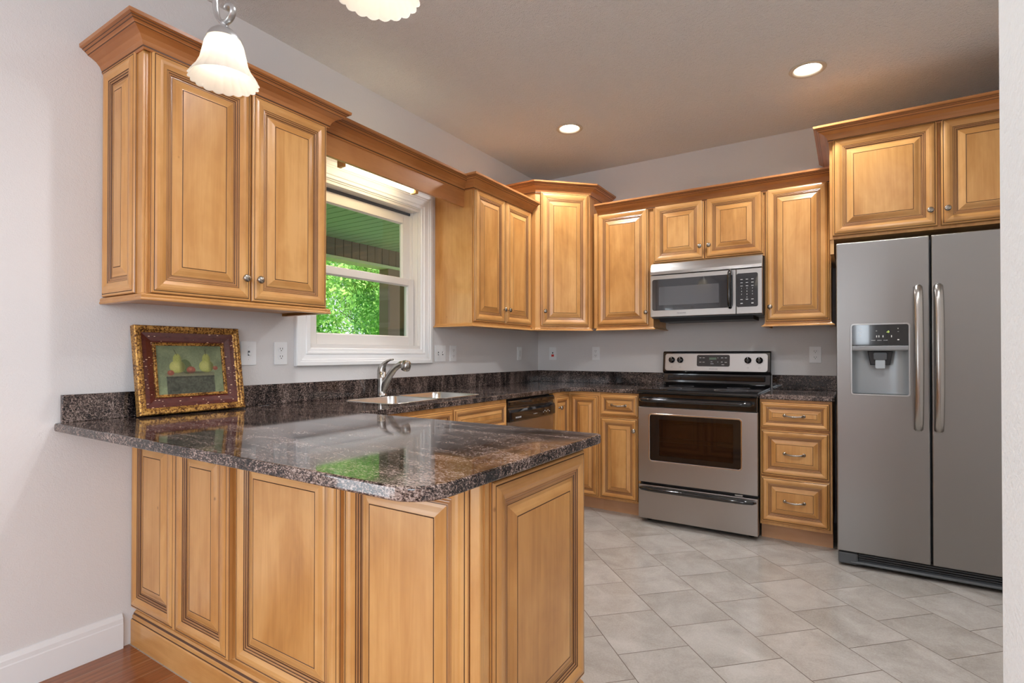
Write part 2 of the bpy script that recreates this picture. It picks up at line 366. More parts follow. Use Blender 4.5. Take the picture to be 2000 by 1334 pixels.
        s.quad([P(q, n0) for q in pts2][::-1], [tuple(q) for q in pts2][::-1], mat)
        return s
    def mesh(s, name, mats, weld=False):
        me = bpy.data.meshes.new(name); me.from_pydata(s.v, [], s.f)
        for m in mats: me.materials.append(m)
        me.polygons.foreach_set('material_index', s.m); me.polygons.foreach_set('use_smooth', s.s)
        uvl = me.uv_layers.new(name='UVMap'); flat = [c for f in s.uv for q in f for c in q]; uvl.data.foreach_set('uv', flat)
        me.update()
        if weld:
            bm = bmesh.new(); bm.from_mesh(me); bmesh.ops.remove_doubles(bm, verts=bm.verts, dist=1e-5); bmesh.ops.recalc_face_normals(bm, faces=bm.faces); bm.to_mesh(me); bm.free()
        return me
def rrect(w, h, r, seg=5, x=0, y=0):
    p = []
    for cx, cy, a0 in ((w - r, r, -90), (w - r, h - r, 0), (r, h - r, 90), (r, r, 180)):
        for k in range(seg + 1):
            t = math.radians(a0 + 90 * k / seg); p.append((x + cx + r * math.cos(t), y + cy + r * math.sin(t)))
    return p
ROOT = {}
def rootloc(o):
    while o.parent: o = o.parent
    return o.location.copy()
def link(name, me, parent=None):
    o = bpy.data.objects.new(name, me); COL.objects.link(o)
    if parent:
        me.transform(Matrix.Translation(-rootloc(parent))); o.parent = parent
    return o
def part(name, mb, mats, parent=None, bev=0, weld=None):
    if not isinstance(mats, (list, tuple)): mats = [mats]
    me = mb.mesh(name, mats, weld if weld is not None else bool(bev)); o = link(name, me, parent)
    if bev:
        b = o.modifiers.new('bevel', 'BEVEL'); b.width = bev; b.segments = 2; b.limit_method = 'ANGLE'; b.angle_limit = math.radians(40)
    return o
def thing(name, label, cat, loc=(0, 0, 0), group=None):
    o = bpy.data.objects.new(name, None); COL.objects.link(o); o.location = loc; o.empty_display_size = .1
    o['label'] = label; o['category'] = cat
    if group: o['group'] = group
    return o
def tag(o, label, cat, group=None):
    o['label'] = label; o['category'] = cat
    if group: o['group'] = group
    return o
def struct(name, mb, mats, parent=None, bev=0):
    o = part(name, mb, mats, parent, bev)
    if not parent: o['kind'] = 'structure'
    return o
def plate(outlines, z0, z1, bev=0.0, res=3, M=None):
    """flat slab with holes from 2D outlines -> mesh (bevelled edges)"""
    cu = bpy.data.curves.new('tmp', 'CURVE'); cu.dimensions = '2D'; cu.fill_mode = 'BOTH'
    for pts in outlines:
        sp = cu.splines.new('POLY'); sp.points.add(len(pts) - 1); sp.use_cyclic_u = True
        for i, p in enumerate(pts): sp.points[i].co = (p[0], p[1], 0, 1)
    cu.extrude = (z1 - z0) / 2 - bev; cu.bevel_depth = bev; cu.bevel_resolution = res; cu.offset = -bev
    o = bpy.data.objects.new('tmp', cu); COL.objects.link(o)
    me = bpy.data.meshes.new_from_object(o.evaluated_get(bpy.context.evaluated_depsgraph_get()))
    bpy.data.objects.remove(o); bpy.data.curves.remove(cu)
    me.transform(Matrix.Translation((0, 0, (z0 + z1) / 2)))
    if M is not None: me.transform(M)
    bm = bmesh.new(); bm.from_mesh(me); bmesh.ops.remove_doubles(bm, verts=bm.verts, dist=1e-5); bmesh.ops.recalc_face_normals(bm, faces=bm.faces); bm.to_mesh(me); bm.free()
    for p in me.polygons: p.use_smooth = False
    return me
def plate_obj(name, outlines, z0, z1, mat, parent=None, bev=0, M=None, kind=None):
    me = plate(outlines, z0, z1, bev, 3, M); me.name = name; me.materials.clear(); me.materials.append(mat)
    o = link(name, me, parent)
    if kind: o['kind'] = kind
    return o
def basis(o, U, V, Nn):
    m = Matrix((Vector(U), Vector(V), Vector(Nn))).transposed().to_4x4(); m.translation = Vector(o); return m
def text(name, s, size, o, U, V, Nn, mat, parent, extrude=.0004, align='CENTER'):
    cu = bpy.data.curves.new('t', 'FONT'); cu.body = s; cu.size = size; cu.extrude = extrude; cu.align_x = align; cu.align_y = 'CENTER'; cu.resolution_u = 2
    ob = bpy.data.objects.new('t', cu); COL.objects.link(ob)
    me = bpy.data.meshes.new_from_object(ob.evaluated_get(bpy.context.evaluated_depsgraph_get()))
    bpy.data.objects.remove(ob); bpy.data.curves.remove(cu)
    me.transform(basis(o, U, V, Nn)); me.name = name; me.materials.clear(); me.materials.append(mat)
    return link(name, me, parent)
Z = (0, 0, 1); MX = ((1, 0, 0), (0, -1, 0)); 
def facing(n):
    n = Vector((n[0], n[1], 0)).normalized(); return Vector((-n.y, n.x, 0)), Vector(Z), n
FX = facing((1, 0)); FY = facing((0, -1))     # doors facing +x (window wall) and facing -y (range wall)

# ------------------------------------------------------------------ the room shell
Y1 = -9.0
mbf = MB(); mbf.quad([(-.2, -3.32, 0), (3.6, -3.32, 0), (3.6, .2, 0), (-.2, .2, 0)]); struct('floor_kitchen', mbf, tile_floor())
mbf = MB(); mbf.quad([(-.2, Y1 - .2, 0), (6.2, Y1 - .2, 0), (6.2, -3.32, 0), (-.2, -3.32, 0)]); struct('floor_living', mbf, plank_floor())
LIV_FILL = [(1.2, -5.4), (3.9, -5.4), (1.2, -7.4), (3.9, -7.4)]  # unseen living room cans, added to raise the ambient light
CANS = [(.775, -.91), (2.255, -.90), (1.45, -2.85), (2.75, -2.45)]  # last two are added out of view to fill the kitchen with light
def circ(x, y, r, n=32): return [(x + r * math.cos(2 * PI * i / n), y + r * math.sin(2 * PI * i / n)) for i in range(n)]
plate_obj('ceiling', [[(-.2, Y1 - .2), (6.2, Y1 - .2), (6.2, .2), (-.2, .2)]] + [circ(x, y, .078) for x, y in CANS + LIV_FILL], H, H + .012, CEIL, kind='structure')
mb = MB(); mb.box(-.3, 6.3, Y1 - .3, .3, H + .25, H + .3); struct('ceiling_attic', mb, CEIL)
# window opening
WY0, WY1, WZ0, WZ1 = -2.475, -1.605, 1.20, 2.145
DY0, DY1, DZ1 = -6.62, -4.80, 2.05
MYZ = basis((0, 0, 0), (0, 1, 0), (0, 0, 1), (1, 0, 0))
plate_obj('wall_left', [[(Y1, 0), (.15, 0), (.15, H), (Y1, H)], [(WY0, WZ0), (WY1, WZ0), (WY1, WZ1), (WY0, WZ1)], [(DY0, .02), (DY1, .02), (DY1, DZ1), (DY0, DZ1)]], -.15, 0, WALL, M=MYZ, kind='structure')
MXZ = basis((0, 0, 0), (1, 0, 0), (0, 0, 1), (0, -1, 0))
plate_obj('wall_back', [[(-.15, 0), (3.55, 0), (3.55, H), (-.15, H)]], -.15, 0, WALL, M=MXZ, kind='structure')
mb = MB(); mb.box(3.40, 3.55, -3.34, 0, 0, H); struct('wall_right', mb, WALL)
mb = MB(); mb.box(2.74, 6.2, -3.46, -3.341, 0, H); struct('wall_partition', mb, WALL)
WALLN = paint('near_wall_paint', (.80, .81, .82), 45, .5, .8, .004)
ms = plate([rrect(.12, .9, .018, 6, 2.62, -4.245)], 0, H); ms.materials.clear(); ms.materials.append(WALLN); ms.name = 'wall_near'
_o = link('wall_near', ms); _o['kind'] = 'structure'
# living room far walls with glazed openings
MBK = basis((0, Y1, 0), (1, 0, 0), (0, 0, 1), (0, -1, 0))
plate_obj('wall_front', [[(-.15, 0), (6.2, 0), (6.2, H), (-.15, H)], [(2.5, 1.3), (5.8, 1.3), (5.8, 2.6), (2.5, 2.6)]], 0, .15, WALL, M=MBK, kind='structure')
MBR = basis((6.05, 0, 0), (0, 1, 0), (0, 0, 1), (1, 0, 0))
plate_obj('wall_side', [[(Y1, 0), (-3.3, 0), (-3.3, H), (Y1, H)], [(-7.6, .4), (-4.8, .4), (-4.8, 2.45), (-7.6, 2.45)]], 0, .15, WALL, M=MBR, kind='structure')

# kitchen window ----------------------------------------------------
def window(name, y0, y1, z0, z1, label=None):
    w = bpy.data.objects.new(name, None); COL.objects.link(w); w['kind'] = 'structure'; w.location = (0, (y0 + y1) / 2, z0)
    cw = .098
    prof = [(0, 0, 0), (0, .019, 0), (.004, .024, 0), (.022, .024, 0), (.026, .019, 0), (.034, .0185, 0), (.038, .015, 0), (.062, .012, 0), (.066, .016, 0), (.074, .0155, 0), (.078, .010, 0), (.094, .008, 0), (.098, .0, 0)]
    mb = MB(); mb.rings((0.001, y0 - cw, z0 - cw), (0, 1, 0), Z, (1, 0, 0), y1 - y0 + 2 * cw, z1 - z0 + 2 * cw, prof, center=None, back=False); part('casing', mb, TRIMW, w)
    mb = MB(); mb.rings((-.12, y0, z0), (0, 1, 0), Z, (1, 0, 0), y1 - y0, z1 - z0, [(0, .121, 0), (.006, .121, 0), (.006, .105, 0), (.014, .105, 0), (.014, .06, 0), (.022, .06, 0), (.022, .0, 0)], center=None, back=False); part('jamb', mb, SASHW, w)
    return w
w1 = window('window_1', WY0, WY1, WZ0, WZ1)
def sash(name, x, y0, y1, z0, z1, parent, st=.052, bot=.062, top=.04, th=.032):
    U = (0, 1, 0)
    o = (x - th, y0, z0)
    s = MB(); w = y1 - y0; h = z1 - z0
    for (a0, a1, b0, b1, g) in ((0, st, 0, h, 'v'), (w - st, w, 0, h, 'v'), (st, w - st, 0, bot, 'u'), (st, w - st, h - top, h, 'u')):
        s.obox(o, U, Z, (1, 0, 0), a0, a1, b0, b1, 0, th, 0, g)
    sa = part(name, s, SASHW, parent, bev=.003)
    g = MB(); g.rings((x - th, y0 + st, z0 + bot), U, Z, (1, 0, 0), w - 2 * st, h - bot - top, [(0, .024, 0), (.006, .018, 0), (.006, .008, 0), (0, .004, 0)], center=None, back=False); part('glazing_bead', g, SASHW, sa)
    g = MB(); g.box(x - th * .5 - .002, x - th * .5 + .002, y0 + st, y1 - st, z0 + bot, z1 - top); part('pane', g, GLASS, sa)
    return sa
ZM = 1.665
sash('lower_sash', -.040, -2.453, -1.627, 1.222, 1.668, w1, st=.05, bot=.058, top=.045)
sash('upper_sash', -.078, -2.453, -1.615, 1.628, 2.105, w1, st=.075, bot=.045, top=.062)
mb = MB(); mb.box(-.12, -.002, WY0 + .006, WY1 - .006, 1.199, 1.222).box(-.12, -.005, WY0 + .006, WY1 - .006, 2.122, 2.144); part('sill', mb, SASHW, w1)
mb = MB(); mb.box(-.11, -.074, WY0 + .008, WY1 - .0085, 2.1055, 2.1215); part('head_channel', mb, DGREY, w1)  # dark strip standing in for the shade in the deep head gap
mb = MB(); mb.box(-.0775, -.074, -1.6215, -1.6135, 1.672, 2.105); part('side_channel', mb, DGREY, w1)  # dark strip standing in for the shadow line beside the upper sash

# patio door with white casing and crowned head (seen mirrored in the microwave door)
dr = bpy.data.objects.new('door_1', None); COL.objects.link(dr); dr['kind'] = 'structure'; dr.location = (0, (DY0 + DY1) / 2, 0)
mb = MB()
for y in (DY0 - .09, DY1): mb.box(0.0005, .022, y, y + .09, 0.001, DZ1 + .01)
mb.box(0.0005, .03, DY0 - .10, DY1 + .10, DZ1 + .01, DZ1 + .12); mb.box(0.0005, .05, DY0 - .13, DY1 + .13, DZ1 + .12, DZ1 + .16); part('casing', mb, TRIMW, dr, bev=.003)
mb = MB()
for y in (DY0 + .001, DY1 - .041): mb.box(-.11, -.03, y, y + .04, .021, DZ1 - .001)
mb.box(-.11, -.03, DY0 + .041, DY1 - .041, DZ1 - .06, DZ1 - .001)
ym = (DY0 + DY1) / 2
for a, b, x in ((DY0 + .041, ym + .03, -.075), (ym - .03, DY1 - .041, -.105)):
    for (p, q, r, s_) in ((a, a + .07, .021, DZ1 - .06), (b - .07, b, .021, DZ1 - .06), (a + .07, b - .07, .021, .12), (a + .07, b - .07, DZ1 - .13, DZ1 - .06)): mb.box(x - .015, x + .015, p, q, r, s_)
part('sliding_frame', mb, SASHW, dr)
mb = MB(); mb.box(-.092, -.088, DY0 + .11, DY1 - .11, .12, DZ1 - .13); part('pane', mb, GLASS, dr)
# living room windows on the far walls
def farwin(name, o, U, Nn, w, h, nx, nz):
    e = bpy.data.objects.new(name, None); COL.objects.link(e); e['kind'] = 'structure'; e.location = o
    Nv = Vector(Nn)
    mb = MB(); mb.rings(Vector(o) - Vector(U) * .09 - Vector((0, 0, .09)) + Nv * .001, U, Z, Nn, w + .18, h + .18, [(0, 0, 0), (0, .02, 0), (.09, .02, 0), (.09, 0, 0)], center=None, back=False); part('casing', mb, TRIMW, e)
    mb = MB()
    for i in range(nx + 1): mb.obox(o, U, Z, Nn, max(0, i * w / nx - .04), min(w, i * w / nx + .04), 0, h, -.10, -.05)
    for i in range(nz + 1): mb.obox(o, U, Z, Nn, 0, w, max(0, i * h / nz - .03), min(h, i * h / nz + .03), -.098, -.052)
    part('frame', mb, SASHW, e); return e
farwin('window_2', (2.5, Y1, 1.3), (1, 0, 0), (0, 1, 0), 3.3, 1.3, 3, 1)
farwin('window_3', (6.05, -7.6, .4), (0, 1, 0), (-1, 0, 0), 2.8, 2.05, 3, 2)

# baseboards
BP = [(0, 0), (.016, 0), (.016, .098), (.014, .102), (.014, .118), (.0115, .122), (.006, .134), (0, .136)]
def baseboard(name, path, side=1):
    mb = MB(); mb.sweep(path, BP, side=side); return struct(name, mb, TRIMW)
baseboard('baseboard_left', [(0.0005, -4.69, .0), (0.0005, -3.345, 0)], side=1)
baseboard('baseboard_near', [(2.6195, -3.40, 0), (2.6195, -4.2, 0)], side=1)
baseboard('baseboard_front', [(6.04, Y1 + .0005, 0), (0.02, Y1 + .0005, 0)], side=1)

# ------------------------------------------------------------------ cabinet parts
DOORP = [(0, 0, 0), (0, .0115, 1), (.0012, .013, 0), (.004, .0165, 0), (.009, .0178, 1), (.0105, .0165, 1), (.012, .0178, 0), (.018, .0212, 0), (.026, .0228, 0), (.036, .0218, 0), (.046, .0178, 0), (.050, .0165, 1), (.0515, .0145, 2), (.0545, .0152, 2), (.0575, .0142, 1), (.0592, .0122, 2), (.062, .0128, 2), (.065, .0118, 1), (.0668, .0088, 2), (.070, .0088, 1), (.0720, .0088, 0), (.080, .0105, 0), (.092, .0150, 0), (.101, .0176, 0), (.104, .0178, 1), (.1055, .0166, 1), (.107, .0178, 0)]
def doorprof(k): return [(a * k if a > .012 else a, b, m) for a, b, m in DOORP]
def knob(parent, o, Nn, mat=NICKD):
    mb = MB(); mb.lathe([(.0001, .0), (.009, .0), (.009, .002), (.0055, .004), (.005, .012), (.009, .015), (.0145, .019), (.0162, .024), (.0150, .028), (.0105, .0315), (.0001, .033)], o, Nn, 20); return part('knob', mb, mat, parent, weld=True)
def door(parent, F, o, w, h, kn=None, k=1.0, name='door'):
    """F=(U,V,N); o = lower-left corner on the face plane; kn=(u,v) knob"""
    U, V, Nn = F; o = Vector(o)
    kk = min(k, (min(w, h) * .5 - .012) / .107)
    mb = MB(); mb.rings(o + Nn * .0008, U, V, Nn, w, h, doorprof(kk), center=0)
    d = part(name, mb, [MAPLE, GLAZE, STEPW], parent)
    if kn: knob(d, o + U * kn[0] + V * kn[1] + Nn * .0188, Nn)
    return d
def pull(parent, c, F, w=.105):
    U, V, Nn = F; c = Vector(c); pts = []; r = []
    for i in range(13):
        t = i / 12; u = (t - .5) * w; n = .024 * math.sin(PI * min(1, max(0, t))) ** .45 if 0 < t < 1 else 0
        pts.append(c + U * u + Nn * n + V * (-.004 * math.sin(PI * t))); r.append(.0048 + .0022 * (abs(t - .5) > .36) + .0012 * math.exp(-((t - .5) / .12) ** 2))
    mb = MB(); mb.tube(pts, r, 10, up=tuple(V))
    for s_ in (-.5, .5): mb.lathe([(.0001, 0), (.0105, 0), (.0105, .003), (.006, .0055), (.0001, .006)], c + U * s_ * w, Nn, 14)
    return part('pull_handle', mb, NICKD, parent)
def drawer(parent, F, o, w, h, k=1.0):
    d = door(parent, F, o, w, h, None, k, 'drawer'); U, V, Nn = F
    pull(d, Vector(o) + U * w / 2 + V * h / 2 + Nn * .0175, F); return d
CRP = [(0, -.010), (.004, -.010), (.008, -.004), (.008, .002), (.010, .006), (.014, .016), (.026, .030), (.044, .040), (.052, .043), (.054, .045), (.056, .048), (.062, .052), (.064, .0545), (.070, .057), (.071, .060), (.079, .063), (.080, .075), (0, .075)]
CRM = [0, 0, 1, 0, 0, 0, 0, 0, 1, 0, 0, 1, 0, 1, 0, 0, 0, 0]
def crown(parent, path, name='crown_molding', k=1.0, side=1):
    mb = MB(); mb.sweep(path, [(a * k, b) for a, b in CRP], CRM, side=side); return part(name, mb, [CROWNW, GLAZE], parent)
RLP = [(-.012, 0), (.008, 0), (.013, -.003), (.016, -.008), (.0145, -.013), (.017, -.017), (.018, -.021), (.0165, -.025), (-.012, -.025)]
RLP2 = [(-.012, 0), (.0, 0), (.002, -.006), (.006, -.012), (.014, -.0175), (.019, -.019), (.020, -.024), (-.012, -.024)]
def rail(parent, path, prof=RLP, side=1):
    mb = MB(); mb.sweep(path, prof, side=side); return part('light_rail', mb, [MAPLE], parent)
UB = 1.372
# --- left upper cabinet
c = thing('wall_cabinet', 'large two-door maple wall cabinet left of the window, with decorative end panel and crown', 'cabinet', (0, -3.02, UB))
mb = MB(); mb.box(.001, .323, -3.406, -2.631, UB, 2.285); part('carcass', mb, [MAPLE], c, bev=.0015)
door(c, FX, (.323, -3.394, 1.386), .376, .876, (.345, .092)); door(c, FX, (.323, -3.013, 1.386), .376, .876, (.025, .092))
door(c, FY, (.008, -3.406, 1.386), .272, .876, None, name='end_panel')
mb = MB(); mb.box(.285, .323, -3.416, -3.4062, UB + .012, 2.262); part('corner_stile', mb, [MAPLE], c, bev=.002)
crown(c, [(.001, -3.416, 2.262), (.335, -3.416, 2.262), (.335, -2.631, 2.262), (.001, -2.631, 2.262)])
rail(c, [(.001, -3.41, UB + .012), (.326, -3.41, UB + .012), (.326, -2.631, UB + .012), (.001, -2.631, UB + .012)])
# --- valance over the sink window
c = thing('valance', 'long maple valance board with crown bridging the two cabinets over the sink window', 'valance', (.25, -2.04, 2.157))
mb = MB(); mb.box(.238, .258, -2.6295, -1.458, 2.157, 2.340, grain=1); part('board', mb, [CROWNW], c, bev=.001)
crown(c, [(.2585, -2.615, 2.270), (.2585, -1.459, 2.270)])
# --- right upper cabinet by the window
c = thing('wall_cabinet', 'narrow-door maple wall cabinet between the window and the corner, with two doors and paired knobs', 'cabinet', (0, -1.07, UB))
mb = MB(); mb.box(.001, .323, -1.457, -.69, UB, 2.30); part('carcass', mb, [MAPLE], c, bev=.0015)
door(c, FX, (.323, -1.447, 1.386), .372, .902, (.342, .10)); door(c, FX, (.323, -1.071, 1.386), .372, .902, (.028, .10))
crown(c, [(.260, -1.457, 2.275), (.335, -1.457, 2.275), (.335, -.6915, 2.275)])
rail(c, [(.001, -1.457, UB + .004), (.326, -1.457, UB + .004), (.326, -.6915, UB + .004)], RLP2)
# --- diagonal corner cabinet
c = thing('corner_wall_cabinet', 'tall diagonal maple corner wall cabinet with one door, rising above its neighbours', 'cabinet', (.3, -.3, UB))
A = (.368, -.688); B = (.688, -.368)
mb = MB(); mb.prism([(.001, -.688), A, B, (.688, -.001), (.001, -.001)], (0, 0, UB), (1, 0, 0), (0, 1, 0), Z, 0, 1.093); part('carcass', mb, [MAPLE], c)
FD = facing((1, -1)); U = FD[0]
mid = Vector(((A[0] + B[0]) / 2, (A[1] + B[1]) / 2, 0))
door(c, FD, (mid.x - U.x * .187, mid.y - U.y * .187, 1.386), .40, 1.055, (.032, .115))
crown(c, [(.001, -.688, 2.437), (A[0] + .002, -.688, 2.437), (.688, B[1] - .002, 2.437), (.688, -.001, 2.437)])
rail(c, [(A[0] - .03, -.6885, UB + .004), (A[0], -.6885, UB + .004), (.6885, B[1], UB + .004), (.6885, B[1] + .03, UB + .004)], RLP2)
# --- range wall uppers
def upper(label, x0, x1, z0, z1, doors, rl, yd=.323):
    c = thing('wall_cabinet', label, 'cabinet', ((x0 + x1) / 2, -.16, z0))
    mb = MB(); mb.box(x0, x1, -yd, -.001, z0, z1); part('carcass', mb, [MAPLE], c, bev=.0015)
    for (a, b, zz0, zz1, kn) in doors: door(c, FY, (a, -yd, zz0), b - a, zz1 - zz0, kn)
    if rl: rail(c, rl, RLP2)
    return c
UZ = UB + .006
upper('single-door maple wall cabinet left of the microwave', .705, 1.192, UB, 2.30, [(.738, 1.158, 1.386, 2.290, (.405, .098))],
      [(.73, -.326, UZ), (1.1925, -.326, UZ), (1.1925, -.001, UZ)])
upper('short two-door maple wall cabinet above the microwave', 1.1935, 1.9595, 1.838, 2.30, [(1.197, 1.566, 1.852, 2.290, (.343, .092)), (1.574, 1.955, 1.852, 2.290, (.028, .092))], None)
upper('single-door maple wall cabinet between the microwave and the refrigerator cabinet', 1.961, 2.349, UB, 2.30, [(1.969, 2.343, 1.386, 2.290, (.028, .098))],
      [(1.9605, -.001, UZ), (1.9605, -.326, UZ), (2.3505, -.326, UZ), (2.3505, -.001, UZ)])
mb = MB(); mb.sweep([(.745, -.335, 2.275), (2.349, -.335, 2.275)], CRP, CRM)
tag(part('crown_molding', mb, [CROWNW, GLAZE]), 'long straight crown molding running over the three cabinets around the microwave', 'molding')
# --- refrigerator cabinet
c = thing('refrigerator_cabinet', 'deep high two-door maple cabinet above the refrigerator with its own crown', 'cabinet', (2.87, -.31, 1.845))
mb = MB(); mb.box(2.351, 3.395, -.628, -.001, 1.845, 2.445); part('carcass', mb, [MAPLE], c, bev=.0015)
door(c, FY, (2.366, -.628, 1.862), .488, .573, (.455, .085)); door(c, FY, (2.868, -.628, 1.862), .488, .573, (.026, .085))
crown(c, [(2.351, -.001, 2.430), (2.351, -.638, 2.430), (3.395, -.638, 2.430)])
mb = MB(); mb.box(2.353, 2.372, -.62, -.02, 1.76, 1.8445); part('side_cleat', mb, [MAPLE], c)

# --- base cabinets
ZT = .884; YF = -.628
def base(name, label, x0, x1, y0, y1, toe=None):
    c = thing(name, label, 'cabinet', ((x0 + x1) / 2, (y0 + y1) / 2, 0)); return c
c = base('drawer_base_cabinet', 'narrow maple base cabinet with one drawer over one door left of the range', .888, 1.195, YF, 0)
mb = MB(); mb.box(.888, 1.195, YF, -.001, .10, ZT - .0005); part('carcass', mb, [MAPLE], c, bev=.0015)
mb = MB(); mb.box(.888, 1.195, -.565, -.55, .0, .10, grain=0); part('toe_kick', mb, [TOEW], c)
drawer(c, FY, (.893, YF, .717), .286, .155, .62); door(c, FY, (.893, YF, .115), .286, .590, (.262, .505), .8)
c = base('three_drawer_cabinet', 'maple base cabinet with a stack of three drawers between range and refrigerator', 1.968, 2.36, YF, 0)
mb = MB(); mb.box(1.968, 2.36, YF, -.001, .10, ZT - .0005); part('carcass', mb, [MAPLE], c, bev=.0015)
mb = MB(); mb.box(1.968, 2.36, -.565, -.55, 0, .10, grain=0); part('toe_kick', mb, [TOEW], c)
for z0, z1, k in ((.708, .868, .62), (.412, .696, .82), (.122, .403, .82)): drawer(c, FY, (1.975, YF, z0), .372, z1 - z0, k)
c = base('corner_base_cabinet', 'maple corner base cabinet with two narrow folding doors meeting at the inside corner', 0, .887, -.887, 0)
mb = MB(); mb.prism([(.001, -.887), (.628, -.887), (.628, -.628), (.887, -.628), (.887, -.001), (.001, -.001)], (0, 0, .10), (1, 0, 0), (0, 1, 0), Z, 0, ZT - .1005); part('carcass', mb, [MAPLE], c)
mb = MB(); mb.prism([(.001, -.886), (.56, -.886), (.56, -.56), (.886, -.56), (.886, -.001), (.001, -.001)], (0, 0, 0), (1, 0, 0), (0, 1, 0), Z, 0, .1); part('toe_kick', mb, [TOEW], c)
door(c, FX, (.628, -.882, .112), .228, .745, (.06, .66), .72); door(c, FY, (.655, YF, .112), .220, .745, None, .72)
c = base('sink_base_cabinet', 'maple sink base cabinet under the window, partly hidden behind the peninsula', 0, .628, -2.58, -1.506)
mb = MB(); mb.box(.001, .628, -2.58, -1.507, .10, .66).box(.58, .628, -2.58, -1.507, .66, ZT - .0005); part('carcass', mb, [MAPLE], c)
mb = MB(); mb.box(.545, .56, -2.58, -1.507, 0, .10, grain=1); part('toe_kick', mb, [TOEW], c)
for y in (-2.575, -2.047): door(c, FX, (.628, y, .715), .52, .150, None, .62, name='false_drawer_front'); door(c, FX, (.628, y, .115), .52, .590, (.03 if y > -2.2 else .49, .52))
mb = MB(); mb.box(.001, .628, -2.745, -2.581, .0, ZT - .0005); tag(part('filler_panel', mb, [MAPLE]), 'plain maple filler panel between the sink cabinet and the peninsula cabinets', 'panel')

# peninsula
c = thing('peninsula_cabinet', 'maple peninsula cabinet with raised panel back and end under the near counter', 'cabinet', (.86, -3.03, 0))
PB = -3.285; PX = 1.715
mb = MB(); mb.box(.001, PX, PB, -2.746, .0, ZT - .0005); part('carcass', mb, [MAPLE], c)
FY2 = FY
for a, b, th in ((.004, .350, .014), (.356, .706, .014), (.722, 1.240, 0), (1.256, 1.693, 0)):
    if th:
        mb = MB(); mb.box(a, b, PB - th, PB, .148, .872); part('panel_backing', mb, [MAPLE], c)
    door(c, FY, (a, PB - th, .148), b - a, .722, None, name='back_panel')
mb = MB(); mb.box(1.698, 1.728, PB - .018, PB - .0005, .135, .872).box(PX + .0005, 1.728, PB - .0005, PB + .02, .135, .872); part('corner_post', mb, [MAPLE], c, bev=.003)
FE = facing((1, 0))
door(c, FE, (PX + .004, -3.262, .150), .514, .712, None, 1.02, name='end_panel')
BPW = [(0, 0), (.030, 0), (.030, .095), (.027, .099), (.024, .101), (.024, .112), (.021, .115), (.018, .122), (.012, .128), (0, .132)]
mb = MB(); mb.sweep([(.003, PB, .0), (PX, PB, 0), (PX, -2.748, 0)], BPW, [0, 0, 0, 1, 0, 0, 1, 0, 0]); part('base_molding', mb, [MAPLE, GLAZE], c)
for x in (.35, 1.1):
    pass
door(c, facing((0, 1)), (1.70, -2.746, .115), .50, .59, (.03, .52)); door(c, facing((0, 1)), (1.185, -2.746, .115), .50, .59, (.47, .52))

# ------------------------------------------------------------------ countertops
def arc(cx, cy, r, a0, a1, n=8): return [(cx + r * math.cos(math.radians(a0 + (a1 - a0) * i / n)), cy + r * math.sin(math.radians(a0 + (a1 - a0) * i / n))) for i in range(n + 1)]
ct = thing('granite_countertop', 'dark speckled granite countertop running from the range around the sink to the wide peninsula', 'countertop', (.7, -2, .884))
XE, YE, YN = 1.787, -2.722, -3.565
outl = [(.001, YN + .01)] + arc(.012, YN + .012, .012, 200, 270, 3)[1:] + arc(XE - .085, YN + .085, .085, -90, 0, 10) + arc(XE - .02, YE - .02, .02, 0, 90, 4) + [(.66, YE)] + arc(.668, YE + .02, .02, -90 , -180, 3)[0:] + [(.648, -.74), (.74, -.648), (1.1965, -.648), (1.1965, -.001), (.001, -.001)]
SX0, SX1, SY0, SY1 = .135, .505, -2.375, -1.60
plate_obj('slab', [outl, rrect(SX1 - SX0, SY1 - SY0, .05, 6, SX0, SY0)], .8842, .9142, GRAN, ct, bev=.006)
mb = MB(); mb.box(.0008, .020, -3.545, -.0008, .9144, 1.016); part('backsplash', mb, GRAN, ct, bev=.002)
mb = MB(); mb.box(.0202, 1.190, -.020, -.0008, .9144, 1.016); part('backsplash', mb, GRAN, ct, bev=.002)
ct2 = thing('granite_countertop', 'short piece of dark granite counter over the three drawers beside the refrigerator', 'countertop', (2.17, -.3, .884))
plate_obj('slab', [[(1.968, -.001), (1.968, -.648), (2.36, -.648), (2.372, -.636), (2.372, -.001)]], .8842, .9142, GRAN, ct2, bev=.006)
mb = MB(); mb.box(1.972, 2.372, -.020, -.0008, .9144, 1.016); part('backsplash', mb, GRAN, ct2, bev=.002)

# ------------------------------------------------------------------ sink and faucet
sk = thing('kitchen_sink', 'stainless steel double bowl sink below the window', 'sink', (.32, -1.99, .884))
def bowl(x0, x1, y0, y1, d):
    mb = MB(); lay = []
    for ins, z, r in ((-.008, .9147, .056), (-.007, .9160, .055), (0, .9162, .05), (.003, .9135, .05), (.006, .884 - d * .8, .052), (.016, .884 - d + .008, .05), (.035, .884 - d, .045)):
        lay.append([(p[0], p[1], z) for p in rrect(x1 - x0 - 2 * ins, y1 - y0 - 2 * ins, max(.01, r - ins * .3), 6, x0 + ins, y0 + ins)])
    n = len(lay[0])
    for k in range(len(lay) - 1):
        for i in range(n):
            j = (i + 1) % n; mb.quad([lay[k][i], lay[k + 1][i], lay[k + 1][j], lay[k][j]], None, 0, True)
    mb.quad(lay[-1], None, 0)
    bo = part('bowl', mb, SINKS, sk, weld=True)
    m2 = MB(); m2.lathe([(.0001, .002), (.020, .002), (.024, .004), (.042, .005), (.045, .003), (.045, .001)], ((x0 + x1) / 2, (y0 + y1) / 2, .884 - d), Z, 20); part('drain', m2, CHROME, bo)
bowl(SX0 + .002, SX1 - .002, SY0 + .002, -1.996, .17); bowl(SX0 + .002, SX1 - .002, -1.979, SY1 - .002, .19)
